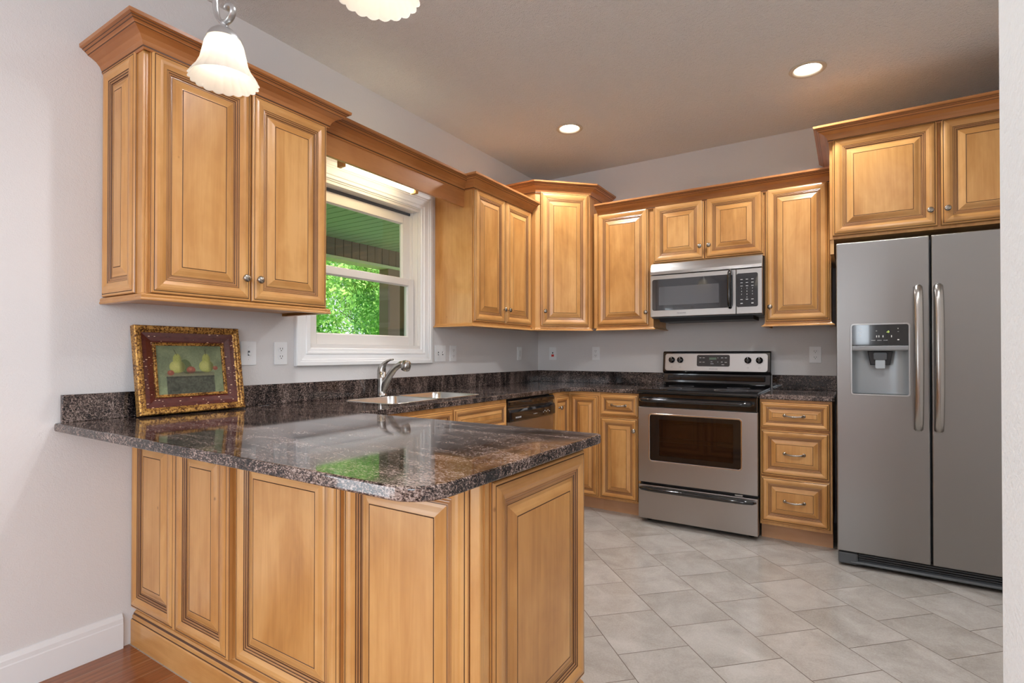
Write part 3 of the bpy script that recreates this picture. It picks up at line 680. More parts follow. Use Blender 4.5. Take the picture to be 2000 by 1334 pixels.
fc = thing('faucet', 'brushed nickel single-lever pull-out faucet standing behind the sink', 'faucet', (.082, -2.035, .914))
fx, fy = .082, -2.035
mb = MB(); mb.lathe([(.0001, 0), (.034, 0), (.034, .006), (.031, .011), (.027, .020), (.0262, .06), (.026, .100), (.0262, .1385), (.0001, .139)], (fx, fy, .9145), Z, 28); part('body', mb, NICK, fc, weld=True)
sp = [(.088, .925), (.098, .955), (.112, .985), (.131, 1.015), (.154, 1.045), (.181, 1.073), (.210, 1.094), (.240, 1.107), (.268, 1.111)]
mb = MB(); mb.tube([(a, fy, b) for a, b in sp], [.020, .021, .0215, .021, .020, .019, .018, .018, .019], 18, up=(0, 1, 0)); spt = part('spout', mb, NICK, fc)
mb = MB(); mb.lathe([(.0001, .028), (.014, .027), (.023, .019), (.0275, .003), (.0275, -.018), (.024, -.030), (.018, -.033), (.0001, -.032)], (.282, fy, 1.101), (.30, 0, 1), 24); part('spray_head', mb, NICK, spt, weld=True)
mb = MB(); mb.tube([(fx, fy, 1.0545), (fx, fy, 1.066), (fx + .003, fy, 1.080), (fx + .012, fy, 1.096), (fx + .028, fy, 1.112), (fx + .048, fy, 1.124), (fx + .070, fy, 1.131), (fx + .096, fy, 1.134)], [.0258, .0258, .0240, .0190, .0125, .0085, .0060, .0050], 16, up=(0, 1, 0)); part('lever', mb, NICK, fc)

# ------------------------------------------------------------------ dishwasher
dw = thing('dishwasher', 'built-in dishwasher with black control panel and steel door under the counter', 'dishwasher', (.33, -1.2, 0))
dy0, dy1 = -1.503, -.891
mb = MB(); mb.box(.05, .60, dy0, dy1, .10, .878); part('body', mb, BLKM, dw)
mb = MB(); mb.box(.6005, .640, dy0 + .003, dy1 - .003, .115, .735); part('door', mb, STEEL, dw, bev=.004)
mb = MB(); pts = [(.6005, .737), (.648, .737), (.652, .742), (.652, .795), (.646, .812), (.636, .822), (.636, .836), (.644, .842), (.644, .862), (.636, .872), (.6005, .872)]
mb.prism([(a, b) for a, b in pts], (0, dy0 + .003, 0), (1, 0, 0), Z, (0, 1, 0), 0, dy1 - dy0 - .006); cp = part('control_panel', mb, BLK, dw, bev=.002)
text('lettering', 'FRIGIDAIRE', .014, (.6528, dy0 + .105, .760), *FX, WHT, cp)
mb = MB()
for i in range(3): mb.box(.6522, .6528, dy0 + .30 + i * .018, dy0 + .310 + i * .018, .763, .767)
for i in range(5): mb.box(.6522, .6528, dy0 + .43 + i * .022, dy0 + .437 + i * .022, .762 + .008 * (i % 2), .768 + .008 * (i % 2))
part('buttons', mb, WHT, cp)
mb = MB(); mb.box(.53, .545, dy0, dy1, 0, .0995); part('kick_plate', mb, BLKM, dw)

# ------------------------------------------------------------------ range
rg = thing('electric_range', 'freestanding stainless and black electric range with glass cooktop and oven window', 'range', (1.58, -.35, 0))
rx0, rx1 = 1.2, 1.963; O = (0, 0, 0); UX = (1, 0, 0); NYm = (0, -1, 0)
mb = MB(); mb.box(rx0 + .002, rx1 - .002, -.645, -.03, .025, .893); part('body', mb, BLKM, rg, bev=.002)
mb = MB(); mb.box(rx0, rx1, -.6895, -.6455, .282, .800); 
me = plate([[(rx0, .282), (rx1, .282), (rx1, .800), (rx0, .800)], rrect(.593, .322, .018, 5, 1.277, .431)], .6455, .6915, .002, 2, basis(O, UX, Z, NYm)); me.materials.clear(); me.materials.append(STEEL); me.name = 'oven_door'
od = link('oven_door', me, rg)
me = plate([rrect(.603, .332, .022, 5, 1.272, .426), rrect(.585, .314, .015, 5, 1.281, .435)], .688, .6945, .0015, 2, basis(O, UX, Z, NYm)); me.materials.clear(); me.materials.append(CHROME); me.name = 'window_trim'; link('window_trim', me, od)
me = plate([rrect(.587, .316, .015, 5, 1.280, .434), rrect(.476, .249, .006, 3, 1.345, .471)], .684, .6915, 0, 2, basis(O, UX, Z, NYm)); me.materials.clear(); me.materials.append(BLK); me.name = 'window_frame'; link('window_frame', me, od)
mb = MB(); mb.box(1.345, 1.821, -.6885, -.6865, .471, .72); part('window_glass', mb, DGLASS, od)
OVI = simple('oven_enamel', (.34, .26, .22), .5)
mb = MB(); mb.quad([(1.33, -.655, .46), (1.836, -.655, .46), (1.836, -.655, .74), (1.33, -.655, .74)]); part('oven_interior', mb, OVI, od)
for z in (.565, .592, .700): mb = MB(); mb.tube([(1.335, -.668, z), (1.832, -.668, z)], .0018, 6); part('oven_rack', mb, SILV, od)
# black top band, handle
mb = MB(); mb.box(rx0 + .001, rx1 - .001, -.690, -.6455, .8015, .893); part('top_band', mb, BLK, rg, bev=.004)
mb = MB(); pts = []; 
for i in range(15):
    t = i / 14; pts.append((rx0 + .03 + (rx1 - rx0 - .06) * t, -.738 + .006 * (2 * t - 1) ** 2 + (.045 if i in (0, 14) else 0), .852))
pts = [(rx0 + .03, -.692, .852), (rx0 + .032, -.722, .852)] + [(rx0 + .045 + (rx1 - rx0 - .09) * i / 10, -.740, .852) for i in range(11)] + [(rx1 - .032, -.722, .852), (rx1 - .03, -.692, .852)]
mb.tube(pts, .014, 12, up=Z); part('oven_handle', mb, BLK, rg)
# drawer
mb = MB(); mb.box(rx0, rx1, -.6915, -.6455, .030, .262); drw = part('storage_drawer', mb, STEEL, rg, bev=.003)
mb = MB(); pts = [(rx0 + .012, -.694, .238), (rx0 + .03, -.712, .240), (rx0 + .08, -.722, .240)] + [(rx0 + .12 + (rx1 - rx0 - .24) * i / 8, -.726, .240) for i in range(9)] + [(rx1 - .08, -.722, .240), (rx1 - .03, -.712, .240), (rx1 - .012, -.694, .238)]
mb.tube(pts, [.008, .014, .0155] + [.0155] * 9 + [.0155, .014, .008], 12, up=Z, flat=.9); part('drawer_handle', mb, BLK, drw)
mb = MB(); mb.box(1.83, 1.875, -.6905, -.688, .266, .276); part('badge', mb, SILV, rg)
# cooktop
pr = [(-.66, .893), (-.70, .893), (-.709, .898), (-.712, .908), (-.706, .918), (-.69, .924), (-.12, .926), (-.10, .930), (-.08, .945), (-.074, 1.0), (-.072, 1.022), (-.03, 1.022), (-.03, .893)]
mb = MB(); mb.prism(pr, (rx0 - .003, 0, 0), (0, 1, 0), Z, (1, 0, 0), 0, rx1 - rx0 + .006); ckt = part('cooktop', mb, BLK, rg, bev=.003)
mb = MB(); mb.box(rx0 + .03, rx1 - .03, -.083, -.070, .962, 1.004); part('back_panel', mb, BLK, ckt, bev=.006)
GRING = simple('burner_ring', (.09, .09, .10), .3)
for bx, by, br in ((1.38, -.25, .09), (1.78, -.25, .075), (1.38, -.53, .075), (1.78, -.53, .105)):
    mb = MB(); mb.lathe([(br - .003, .0003), (br - .003, .0012), (br, .0012), (br, .0003)], (bx, by, .9255), Z, 40, caps=False); part('burner_ring', mb, GRING, ckt)
# backguard
bgT = Matrix.Translation((0, 0, 0))
pr = [(-.088, 1.024), (-.096, 1.032), (-.078, 1.176), (-.068, 1.188), (-.020, 1.188), (-.020, 1.010), (-.07, 1.010)]
mb = MB(); mb.prism(pr, (1.192, 0, 0), (0, 1, 0), Z, (1, 0, 0), 0, .779); bgd = part('backguard', mb, BLK, rg, bev=.006)
tilt = Vector((0, .018, .144)).normalized(); nb = Vector((1, 0, 0)).cross(tilt).normalized()
bo = Vector((1.212, -.0965, 1.036)); BF = (Vector((1, 0, 0)), tilt, nb)
me = plate([rrect(.739, .134, .02, 6)], 0, .004, .0015, 2, basis(bo, *BF)); me.materials.clear(); me.materials.append(STEEL); me.name = 'control_fascia'; fas = link('control_fascia', me, bgd)
def bp(u, v, n=.004): return bo + BF[0] * u + BF[1] * v + BF[2] * n
for u in (.053, .118, .607, .684):
    mb = MB(); mb.lathe([(.0001, 0), (.024, 0), (.0245, .006), (.022, .016), (.0001, .017)], bp(u, .084), nb, 24)
    mb.obox(bp(u, .084), *BF, -.005, .005, -.019, .019, .016, .024)
    kb = part('control_knob', mb, BLK, fas, weld=False)
    mb = MB(); mb.obox(bp(u, .084), *BF, -.0015, .0015, .010, .019, .024, .0245); part('pointer', mb, WHT, kb)
    mb = MB()
    for q in range(10):
        an = 2 * PI * q / 10; cc = bp(u + .031 * math.cos(an), .084 + .031 * math.sin(an)); mb.obox(cc, *BF, -.0012, .0012, -.0012, .0012, .0001, .0006)
    mb.obox(bp(u, .028), *BF, -.006, .006, -.005, -.0042, .0001, .0006).obox(bp(u, .028), *BF, -.006, .006, .0042, .005, .0001, .0006).obox(bp(u, .028), *BF, -.006, -.0052, -.005, .005, .0001, .0006).obox(bp(u, .028), *BF, .0052, .006, -.005, .005, .0001, .0006)
    part('knob_markings', mb, GRYT, fas)
DPAN = simple('range_display_panel', (.035, .028, .026), .25)
me = plate([rrect(.238, .088, .012, 5)], 0, .0025, .0008, 2, basis(bp(.244, .036), *BF)); me.materials.clear(); me.materials.append(DPAN); me.name = 'display_panel'; dp = link('display_panel', me, fas)
mb = MB(); mb.obox(bp(.335, .087, .0066), *BF, 0, .052, 0, .017, 0, .0004); part('clock_display', mb, GOLDT, dp)
mb = MB()
for u, v, wv in ((.262, .10, .016), (.286, .10, .016), (.262, .066, .016), (.286, .066, .016), (.42, .10, .016), (.446, .10, .016), (.42, .068, .012), (.446, .066, .016), (.395, .10, .006), (.395, .068, .006), (.346, .07, .012), (.345, .055, .022), (.425, .048, .018)): mb.obox(bp(u, v, .0066), *BF, 0, wv, 0, .0035, 0, .0004)
part('button_legends', mb, WHT, dp)
text('lettering', 'FRIGIDAIRE', .0125, bp(.366, .016, .0044), *BF, GRYT, fas)
for x in (rx0 + .05, rx1 - .05):
    for y in (-.60, -.08): mb = MB(); mb.lathe([(.018, 0), (.018, .027)], (x, y, 0), Z, 12); part('foot', mb, BLKM, rg)

# ------------------------------------------------------------------ microwave
mw = thing('microwave_oven', 'over-the-range stainless microwave with black glass door and keypad', 'microwave', (1.577, -.2, 1.44))
mx0, mx1 = 1.1965, 1.9565; my = -.414
mb = MB(); mb.box(mx0 + .002, mx1 - .002, -.38, -.002, 1.432, 1.836); part('body', mb, DGREY, mw, bev=.002)
mb = MB(); mb.prism([(-.37, 1.405), (-.12, 1.405), (-.10, 1.4315), (-.39, 1.4315)], (mx0 + .06, 0, 0), (0, 1, 0), Z, (1, 0, 0), 0, mx1 - mx0 - .12); part('underside', mb, BLKM, mw)
mb = MB(); pr = [(-.381, 1.752), (my - .002, 1.752), (my + .001, 1.775), (my + .010, 1.80), (my + .024, 1.826), (my + .030, 1.836), (-.37, 1.836)]
mb.prism(pr, (mx0, 0, 0), (0, 1, 0), Z, (1, 0, 0), 0, mx1 - mx0); part('vent_grille', mb, STEEL, mw, bev=.001)
MG = simple('microwave_black_glass', (.018, .021, .025), .07, coat=.8)
MG2 = simple('microwave_screen', (.075, .078, .085), .10, coat=.8)
me = plate([[(mx0, 1.440), (1.792, 1.440), (1.792, 1.746), (mx0, 1.746)]], .3805, .414, .003, 2, basis(O, UX, Z, NYm)); me.materials.clear(); me.materials.append(STEEL); me.name = 'door'; md = link('door', me, mw)
me = plate([rrect(.56, .229, .014, 5, 1.212, 1.487)], .4135, .4165, .0008, 2, basis(O, UX, Z, NYm)); me.materials.clear(); me.materials.append(MG); me.name = 'window'; link('window', me, md)
me = plate([rrect(.42, .135, .002, 2, 1.262, 1.524)], .4164, .4172, 0, 2, basis(O, UX, Z, NYm)); me.materials.clear(); me.materials.append(MG2); me.name = 'screen'; link('screen', me, md)
mb = MB(); hx = 1.757
pts = [(hx, my, 1.492), (hx, my - .018, 1.490), (hx, my - .034, 1.505)] + [(hx, my - .040 - .004 * math.sin(PI * i / 6), 1.525 + .175 * i / 6) for i in range(7)] + [(hx, my - .034, 1.722), (hx, my - .018, 1.735), (hx, my, 1.733)]
mb.tube(pts, [.015, .016, .0165] + [.0165] * 7 + [.0165, .016, .015], 14, up=(1, 0, 0), flat=.8); part('handle', mb, BLK, md)
text('lettering', 'FRIGIDAIRE', .0125, (1.425, my - .0006, 1.463), *FY, GRYT, md)
me = plate([[(1.795, 1.440), (mx1, 1.440), (mx1, 1.746), (1.795, 1.746)]], .3805, .414, .003, 2, basis(O, UX, Z, NYm)); me.materials.clear(); me.materials.append(STEEL); me.name = 'control_panel'; mc = link('control_panel', me, mw)
me = plate([rrect(.134, .229, .012, 5, 1.797, 1.487)], .4135, .4165, .0008, 2, basis(O, UX, Z, NYm)); me.materials.clear(); me.materials.append(MG); me.name = 'keypad'; kp = link('keypad', me, mc)
mb = MB(); kd = '123456789'
for r_ in range(3):
    for q in range(3): mb.obox((1.822 + q * .034, my, 1.672 - r_ * .022), *FY, 0, .014, 0, .003, .0026, .0031)
for q in range(3): mb.obox((1.822 + q * .034, my, 1.512 + (.024 if q != 5 else 0)), *FY, 0, .014, 0, .0035, .0026, .0031)
for q in (0, 2): mb.obox((1.822 + q * .034, my, 1.508), *FY, 0, .014, 0, .006, .0026, .0031)
part('key_legends', mb, WHT, kp)
for i, ch in enumerate('1234567890'):
    r_, q = (i // 3, i % 3) if i < 9 else (3, 1)
    text('digit', ch, .011, (1.829 + q * .034, my - .0028, 1.612 - r_ * .020), *FY, WHT, kp)

# ------------------------------------------------------------------ refrigerator
fr = thing('refrigerator', 'stainless side-by-side refrigerator with ice and water dispenser and curved handles', 'refrigerator', (2.84, -.42, 0))
fx0, fx1, fs0, fs1 = 2.387, 3.295, 2.796, 2.804; fyf = -.849; fz0, fz1 = .084, 1.779
FSIDE = simple('fridge_side', (.10, .115, .13), .45)
mb = MB(); mb.box(fx0 + .004, fx1 - .004, -.775, -.04, .03, 1.765); part('body', mb, FSIDE, fr, bev=.004)
DX0, DX1, DZ0, DZ1_ = 2.457, 2.712, .948, 1.327
def fdoor(x0, x1, hole=None):
    outs = [rrect(x1 - x0, fz1 - fz0, .006, 3, x0, fz0)]
    if hole: outs.append(hole)
    me = plate(outs, .780, .849, .006, 3, basis(O, UX, Z, NYm)); me.materials.clear(); me.materials.append(FSTEEL); me.name = 'door'; return link('door', me, fr)
fl = fdoor(fx0, fs0, rrect(DX1 - DX0, DZ1_ - DZ0, .012, 4, DX0, DZ0)); frr = fdoor(fs1, fx1)
for x, s_, dd in ((2.748, 1, fl), (2.831, -1, frr)):
    pts = []; rs = []
    for i in range(21):
        t = i / 20; z = .778 + .736 * t; n = .012 + .052 * math.sin(PI * t) ** .55 * 1.0; pts.append((x, fyf - n + .006, z)); rs.append(.0135)
    pts = [(x, fyf + .001, .772)] + pts + [(x, fyf + .001, 1.522)]; rs = [.010] + rs + [.010]
    mb = MB(); mb.tube(pts, rs, 16, up=(1, 0, 0), flat=1.45); part('handle', mb, NICK, dd)
ds = MB(); ds.obox((DX0, 0, DZ0), UX, Z, NYm, 0, .255, 0, .004, .79, .846)
me = plate([rrect(DX1 - DX0 + .008, DZ1_ - DZ0 + .008, .015, 4, DX0 - .004, DZ0 - .004), rrect(DX1 - DX0 - .006, DZ1_ - DZ0 - .006, .010, 4, DX0 + .003, DZ0 + .003)], .840, .8525, .001, 2, basis(O, UX, Z, NYm)); me.materials.clear(); me.materials.append(SILV); me.name = 'dispenser'; dsp = link('dispenser', me, fl)
me = plate([rrect(.251, .112, .008, 3, DX0 + .002, 1.214)], .80, .8505, .001, 2, basis(O, UX, Z, NYm)); me.materials.clear(); me.materials.append(BLK); me.name = 'dispenser_display'; dd = link('dispenser_display', me, dsp)
mb = MB(); mb.prism([(-.80, 1.184), (-.845, 1.184), (-.852, 1.190), (-.852, 1.210), (-.845, 1.2135), (-.80, 1.2135)], (DX0 + .003, 0, 0), (0, 1, 0), Z, (1, 0, 0), 0, .249); part('dispenser_lip', mb, GREYP, dsp, bev=.003)
# recess: curved back
mb = MB(); n = 16; ring = []
for i in range(n + 1):
    t = i / n; x = DX0 + .003 + .249 * t; y = -.845 + .060 * math.sin(PI * t) ** .45 if 0 < t < 1 else -.845; ring.append((x, y))
for i in range(n): mb.quad([(ring[i][0], ring[i][1], DZ0), (ring[i + 1][0], ring[i + 1][1], DZ0), (ring[i + 1][0], ring[i + 1][1], 1.19), (ring[i][0], ring[i][1], 1.19)], None, 0, True)
mb.quad([(x, y, DZ0 + .006) for x, y in ring] , None, 0); mb.quad([(x, y, 1.186) for x, y in ring], None, 1)
part('dispenser_recess', mb, [simple('recess_grey', (.36, .39, .41), .35, .35), DGREY], dsp, weld=True)
mb = MB(); mb.prism([(.0, .0), (.088, .0), (.100, .075), (-.012, .075)], (2.543, 0, 1.108), UX, Z, NYm, .79, .822, inset=.003)
nz = part('nozzle_housing', mb, BLKM, dsp)
mb = MB(); mb.prism(rrect(.044, .05, .008, 3, 2.565, 1.088), (0, 0, 0), UX, Z, NYm, .822, .832, inset=.002); part('paddle', mb, simple('clear_grey_paddle', (.45, .50, .54), .15), dsp)
mb = MB(); mb.prism(rrect(.06, .04, .008, 3, 2.557, 1.135), (0, 0, 0), UX, Z, NYm, .822, .836, inset=.002); part('spout', mb, DGREY, dsp)
mb = MB()
for u, v, a, b_ in ((.040, 1.300, .006, .003), (.030, 1.283, .016, .0012), (.038, 1.265, .004, .004), (.205, 1.300, .004, .004), (.205, 1.285, .006, .0012), (.204, 1.240, .008, .006), (.110, 1.290, .006, .002)): mb.obox((DX0 + u, 0, v), *FY, 0, a, 0, b_, .8503, .8510)
for u in (.112, .122, .140, .177): mb.obox((DX0 + u, 0, 1.256), *FY, 0, .004, 0, .011, .8503, .8510)
part('panel_symbols', mb, WHT, dd)
for s_, u in (('water', .099), ('cubes', .126), ('crush', .153)): text('lettering', s_, .0085, (DX0 + u, -.8507, 1.241), *FY, WHT, dd)
text('digits', '-0', .016, (DX0 + .163, -.8507, 1.285), *FY, DISPL, dd)
mb = MB(); mb.box(fx0 + .01, fx1 - .01, -.80, -.72, .028, .080)
g = part('base_grille', mb, BLKM, fr, bev=.003)
mb = MB()
for z in (.040, .052, .064): mb = MB(); mb.box(fx0 + .10, fx1 - .10, -.812, -.8005, z, z + .005); part('slat', mb, DGREY, g)
mb = MB(); mb.prism([(-.80, .018), (-.835, .018), (-.842, .024), (-.835, .034), (-.80, .038)], (fx0 + .06, 0, 0), (0, 1, 0), Z, (1, 0, 0), 0, fx1 - fx0 - .12)
part('grille_lip', mb, DGREY, g, bev=.003)
for x in (fx0 + .004, fx1 - .095): mb = MB(); mb.box(x, x + .091, -.838, -.79, .012, .076); part('foot_cover', mb, DGREY, g, bev=.008)
for x in (fx0 + .05, fx1 - .05):
    for y in (-.70, -.10): mb = MB(); mb.lathe([(.02, 0), (.02, .032)], (x, y, 0), Z, 12); part('foot', mb, BLKM, fr)
for x in (fx0 + .02, fx1 - .10): mb = MB(); mb.box(x, x + .08, -.79, -.70, 1.766, 1.785); part('hinge_cover', mb, DGREY, fr, bev=.004)

# ------------------------------------------------------------------ switches and outlets
def wallplate(name, cat, label, F, c, w, kind, h=.116):
    U, V, Nn = F; c = Vector(c); o = c - U * w / 2 - V * h / 2
    t = thing(name, label, cat, tuple(c))
    me = plate([rrect(w, h, .004, 3)], .0005, .006, .002, 2, basis(o, U, V, Nn)); me.materials.clear(); me.materials.append(PLATE); me.name = 'cover_plate'; pl = link('cover_plate', me, t)
    def B(u, v, a, b, n0, n1, mat=0): return MB().obox(c, U, V, Nn, u - a / 2, u + a / 2, v - b / 2, v + b / 2, n0, n1)
    if kind in ('duplex', 'gfci'):
        if kind == 'gfci': part('receptacle', B(0, 0, .034, .068, .0061, .0085), PLATE, t, bev=.001)
        for s_ in (-1, 1):
            v0 = s_ * (.0195 if kind == 'duplex' else .021)
            if kind == 'duplex':
                me = plate([rrect(.033, .028, .012, 5, -.0165, -.014)], .006, .0082, .0006, 2, basis(c + V * v0, U, V, Nn)); me.materials.clear(); me.materials.append(PLATE); me.name = 'socket'; so = link('socket', me, t)
            else: so = t
            m = MB()
            for uu in (-.0065, .0065): m.obox(c, U, V, Nn, uu - .0011, uu + .0011, v0, v0 + .0085, .0083, .0089)
            m.lathe([(.0001, .0083), (.0024, .0083), (.0024, .0089), (.0001, .0089)], c + V * (v0 - .006), Nn, 10); part('slots', m, DARKH, so)
        m = MB(); m.lathe([(.0001, .006), (.003, .006), (.0022, .0072), (.0001, .0074)], c, Nn, 10); part('screw', m, PLATE, t)
        if kind == 'gfci': [part('reset_button', MB().obox(c, U, V, Nn, -.008, .008, q, q + .005, .0086, .0098), PLATE, t) for q in (-.006, .001)]
    elif kind.startswith('toggle'):
        k = int(kind[6:])
        for i in range(k):
            u = (i - (k - 1) / 2) * .046
            part('toggle_slot', B(u, 0, .010, .024, .0061, .0066), DGREY, t)
            sgn = 1 if i % 2 else -1
            m = MB(); m.tube([c + U * u + Nn * .006, c + U * u + V * .011 * sgn + Nn * .020], [.0045, .0035], 8); part('toggle', m, PLATE, t)
            for q in (-.03, .03): m = MB(); m.lathe([(.0001, .006), (.0028, .006), (.002, .007), (.0001, .0072)], c + U * u + V * q, Nn, 8); part('screw', m, PLATE, t)
    elif kind == 'slider':
        part('rocker', B(0, 0, .033, .066, .0061, .009), PLATE, t, bev=.001)
        part('slider_track', B(.006, 0, .005, .05, .0091, .0105), WHT, t)
        part('slider_groove', B(-.004, 0, .002, .055, .0091, .0095), DGREY, t)
    elif kind == 'phone':
        m = MB(); m.lathe([(.0001, .006), (.0065, .006), (.0055, .008), (.0001, .008)], c + V * .006, Nn, 12); part('jack', m, DARKH, t)
        part('red_tag', B(0, -.018, .026, .020, .0061, .0068), RED, t)
    return t
OZ = 1.170
wallplate('light_switch', 'switch', 'single white toggle switch plate partly behind the picture frame', FX, (0, -2.823, OZ), .078, 'toggle1')
wallplate('wall_outlet', 'outlet', 'white duplex outlet between the picture and the window', FX, (0, -2.651, OZ), .072, 'duplex')
wallplate('light_switch', 'switch', 'wide double toggle switch plate touching the right edge of the window trim', FX, (0, -1.402, OZ), .116, 'toggle2')
wallplate('wall_outlet', 'outlet', 'white rectangular-faced outlet on the window wall right of the double switch', FX, (0, -1.258, OZ), .074, 'gfci')
wallplate('dimmer_switch', 'switch', 'white slider dimmer plate on the window wall nearest the room corner', FX, (0, -.335, OZ), .074, 'slider')
wallplate('phone_jack', 'wall plate', 'white wall plate with black jack and red tag beside the room corner', FY, (.157, 0, OZ), .074, 'phone')
wallplate('wall_outlet', 'outlet', 'white duplex outlet on the range wall left of the range', FY, (.581, 0, OZ), .070, 'duplex')
wallplate('wall_outlet', 'outlet', 'white rectangular-faced outlet beside the refrigerator above the short counter', FY, (2.244, 0, OZ - .008), .074, 'gfci')

# ------------------------------------------------------------------ recessed ceiling lights
LB = ['recessed ceiling light near the corner, over the left side of the range wall', 'recessed ceiling light on the right, in front of the refrigerator cabinet', 'recessed ceiling light above the sink side of the kitchen floor', 'recessed ceiling light above the middle of the kitchen floor']
BAFF = simple('warm_white_baffle', (.66, .58, .48), .4)
LB += ['recessed living room ceiling light nearest the left wall and the peninsula', 'recessed living room ceiling light on the right, nearer the kitchen', 'recessed living room ceiling light at the far left', 'recessed living room ceiling light at the far right']
for (x, y), lb in zip(CANS + LIV_FILL, LB):
    t = thing('recessed_light', lb, 'ceiling light', (x, y, H), 'recessed kitchen ceiling lights' if y > -4 else 'recessed living room ceiling lights')
    mb = MB(); mb.lathe([(.074, -.0005), (.092, -.0005), (.094, -.003), (.090, -.006), (.076, -.007), (.070, -.002), (.069, .0)], (x, y, H), Z, 40, caps=False); part('trim_ring', mb, BAFF, t, weld=True)
    mb = MB(); mb.lathe([(.073, .0), (.068, .03), (.060, .075), (.060, .11)], (x, y, H), Z, 40, rfun=lambda r, z, t_: (r, z)); part('baffle', mb, BAFF, t)
    mb = MB(); mb.lathe([(.0001, .018), (.03, .020), (.050, .030), (.054, .05), (.05, .08)], (x, y, H), Z, 30, rfun=lambda r, z, t_: (r, z)); part('bulb', mb, BULB, t)
    light('can_lamp', 'SPOT', (x, y, H + .010), (0, 0, 0), 46 if y > -4 else 10, (.97, .98, 1.0), spot_size=math.radians(154), spot_blend=.6, shadow_soft_size=.045)

# ------------------------------------------------------------------ pendants
def pendant(x, y, label):
    t = thing('pendant_light', label, 'pendant light', (x, y, 1.97), 'bell shaped pendants over the peninsula')
    nr = 20; z0 = 1.972
    prof = [(.0905, .0), (.084, .012), (.072, .030), (.0625, .052), (.0575, .078), (.0525, .104), (.044, .124), (.034, .136), (.026, .142)]
    def rf(r, z, a): 
        k = max(0, 1 - z / .11); return (r * (1 + .050 * k * abs(math.sin(a * nr / 2)) + .004), z - .003 * k * abs(math.sin(a * nr / 2)) + .003)
    mb = MB(); mb.lathe(prof, (x, y, z0), Z, 160, rfun=rf)
    pin = [(r - .003, z + .001) for r, z in prof]; mb.lathe(pin[::-1], (x, y, z0), Z, 160, rfun=rf)
    part('glass_shade', mb, SHADE, t)
    mb = MB(); mb.lathe([(.0485, .120), (.047, .128), (.038, .142), (.026, .152), (.013, .158), (.009, .162), (.011, .168), (.0115, .174), (.008, .180), (.0001, .182)], (x, y, z0), Z, 28, caps=False); part('cap', mb, SILV, t, weld=True)
    # scroll arm, a flat bar in the x-z plane
    ctl = [(-30, 98), (-24, 70), (-22, 45), (-19, 26), (-13, 13), (-4, 2.5), (6, -1), (15, 2), (20.5, 10), (21, 20), (16, 27.5), (8, 29.5), (3, 25)]
    pts = []
    for a in range(len(ctl) - 1):
        p0, p1, p2, p3 = ctl[max(0, a - 1)], ctl[a], ctl[a + 1], ctl[min(len(ctl) - 1, a + 2)]
        for q in range(4):
            t_ = q / 4; f_ = lambda k: .5 * (2 * p1[k] + (p2[k] - p0[k]) * t_ + (2 * p0[k] - 5 * p1[k] + 4 * p2[k] - p3[k]) * t_ ** 2 + (3 * p1[k] - p0[k] - 3 * p2[k] + p3[k]) * t_ ** 3)
            pts.append((x + f_(0) * .00215, y, z0 + .174 + f_(1) * .00150))
    mb = MB(); mb.tube(pts, [.0055] * (len(pts) - 3) + [.0052, .005, .0045], 10, up=(0, 1, 0), flat=1.8); mb.tube([pts[0], (x - .045, y, z0 + .40), (x - .02, y, z0 + .45), (x, y, z0 + .50), (x, y, H - .03)], .006, 8, up=(0, 1, 0)); part('scroll_arm', mb, SILV, t)
    mb = MB(); mb.lathe([(.0001, -.03), (.012, -.03), (.03, -.022), (.055, -.012), (.062, -.004), (.062, -.0005), (.0001, -.0005)], (x, y, H), Z, 28); part('ceiling_canopy', mb, SILV, t, weld=True)
    mb = MB(); mb.lathe([(.0001, .030), (.014, .034), (.024, .048), (.027, .064), (.022, .082), (.014, .098), (.013, .118), (.0001, .119)], (x, y, z0), Z, 20); part('bulb', mb, BULB, t, weld=True)
    light('pendant_lamp', 'POINT', (x, y, z0 + .06), (0, 0, 0), 3.0, (1, .92, .80), shadow_soft_size=.03)
pendant(.893, -3.44, 'bell shaped ribbed glass pendant on a scrolled arm, in front of the left wall cabinet')
pendant(1.560, -3.464, 'ribbed glass pendant whose rim just enters the top edge, right of the other pendant')

# ------------------------------------------------------------------ tube light over the window
t = thing('fluorescent_fixture', 'glowing tube light fixture mounted behind the valance above the window', 'light', (.12, -2.1, 2.2))
mb = MB(); mb.box(.185, .2375, -2.44, -1.83, 2.215, 2.255); part('housing', mb, PLATE, t, bev=.003)
mb = MB()
HOLD = simple('tan_holder', (.55, .36, .14), .5)
for y in (-2.415, -1.852):
    mb = MB(); mb.box(.140, .186, y, y + .022, 2.163, 2.24); part('lamp_holder', mb, HOLD, t, bev=.003)
mb = MB(); mb.tube([(.152, -2.392, 2.188), (.152, -1.853, 2.188)], .020, 16); part('tube', mb, TUBE, t)
light('tube_lamp', 'AREA', (.150, -2.12, 2.170), (0, 0, 0), 2.0, (1, .74, .34), shape='RECTANGLE', size=.03, size_y=.54)
light('tube_lamp_up', 'AREA', (.135, -2.12, 2.19), (0, math.radians(100), 0), .45, (1, .76, .38), shape='RECTANGLE', size=.03, size_y=.54)

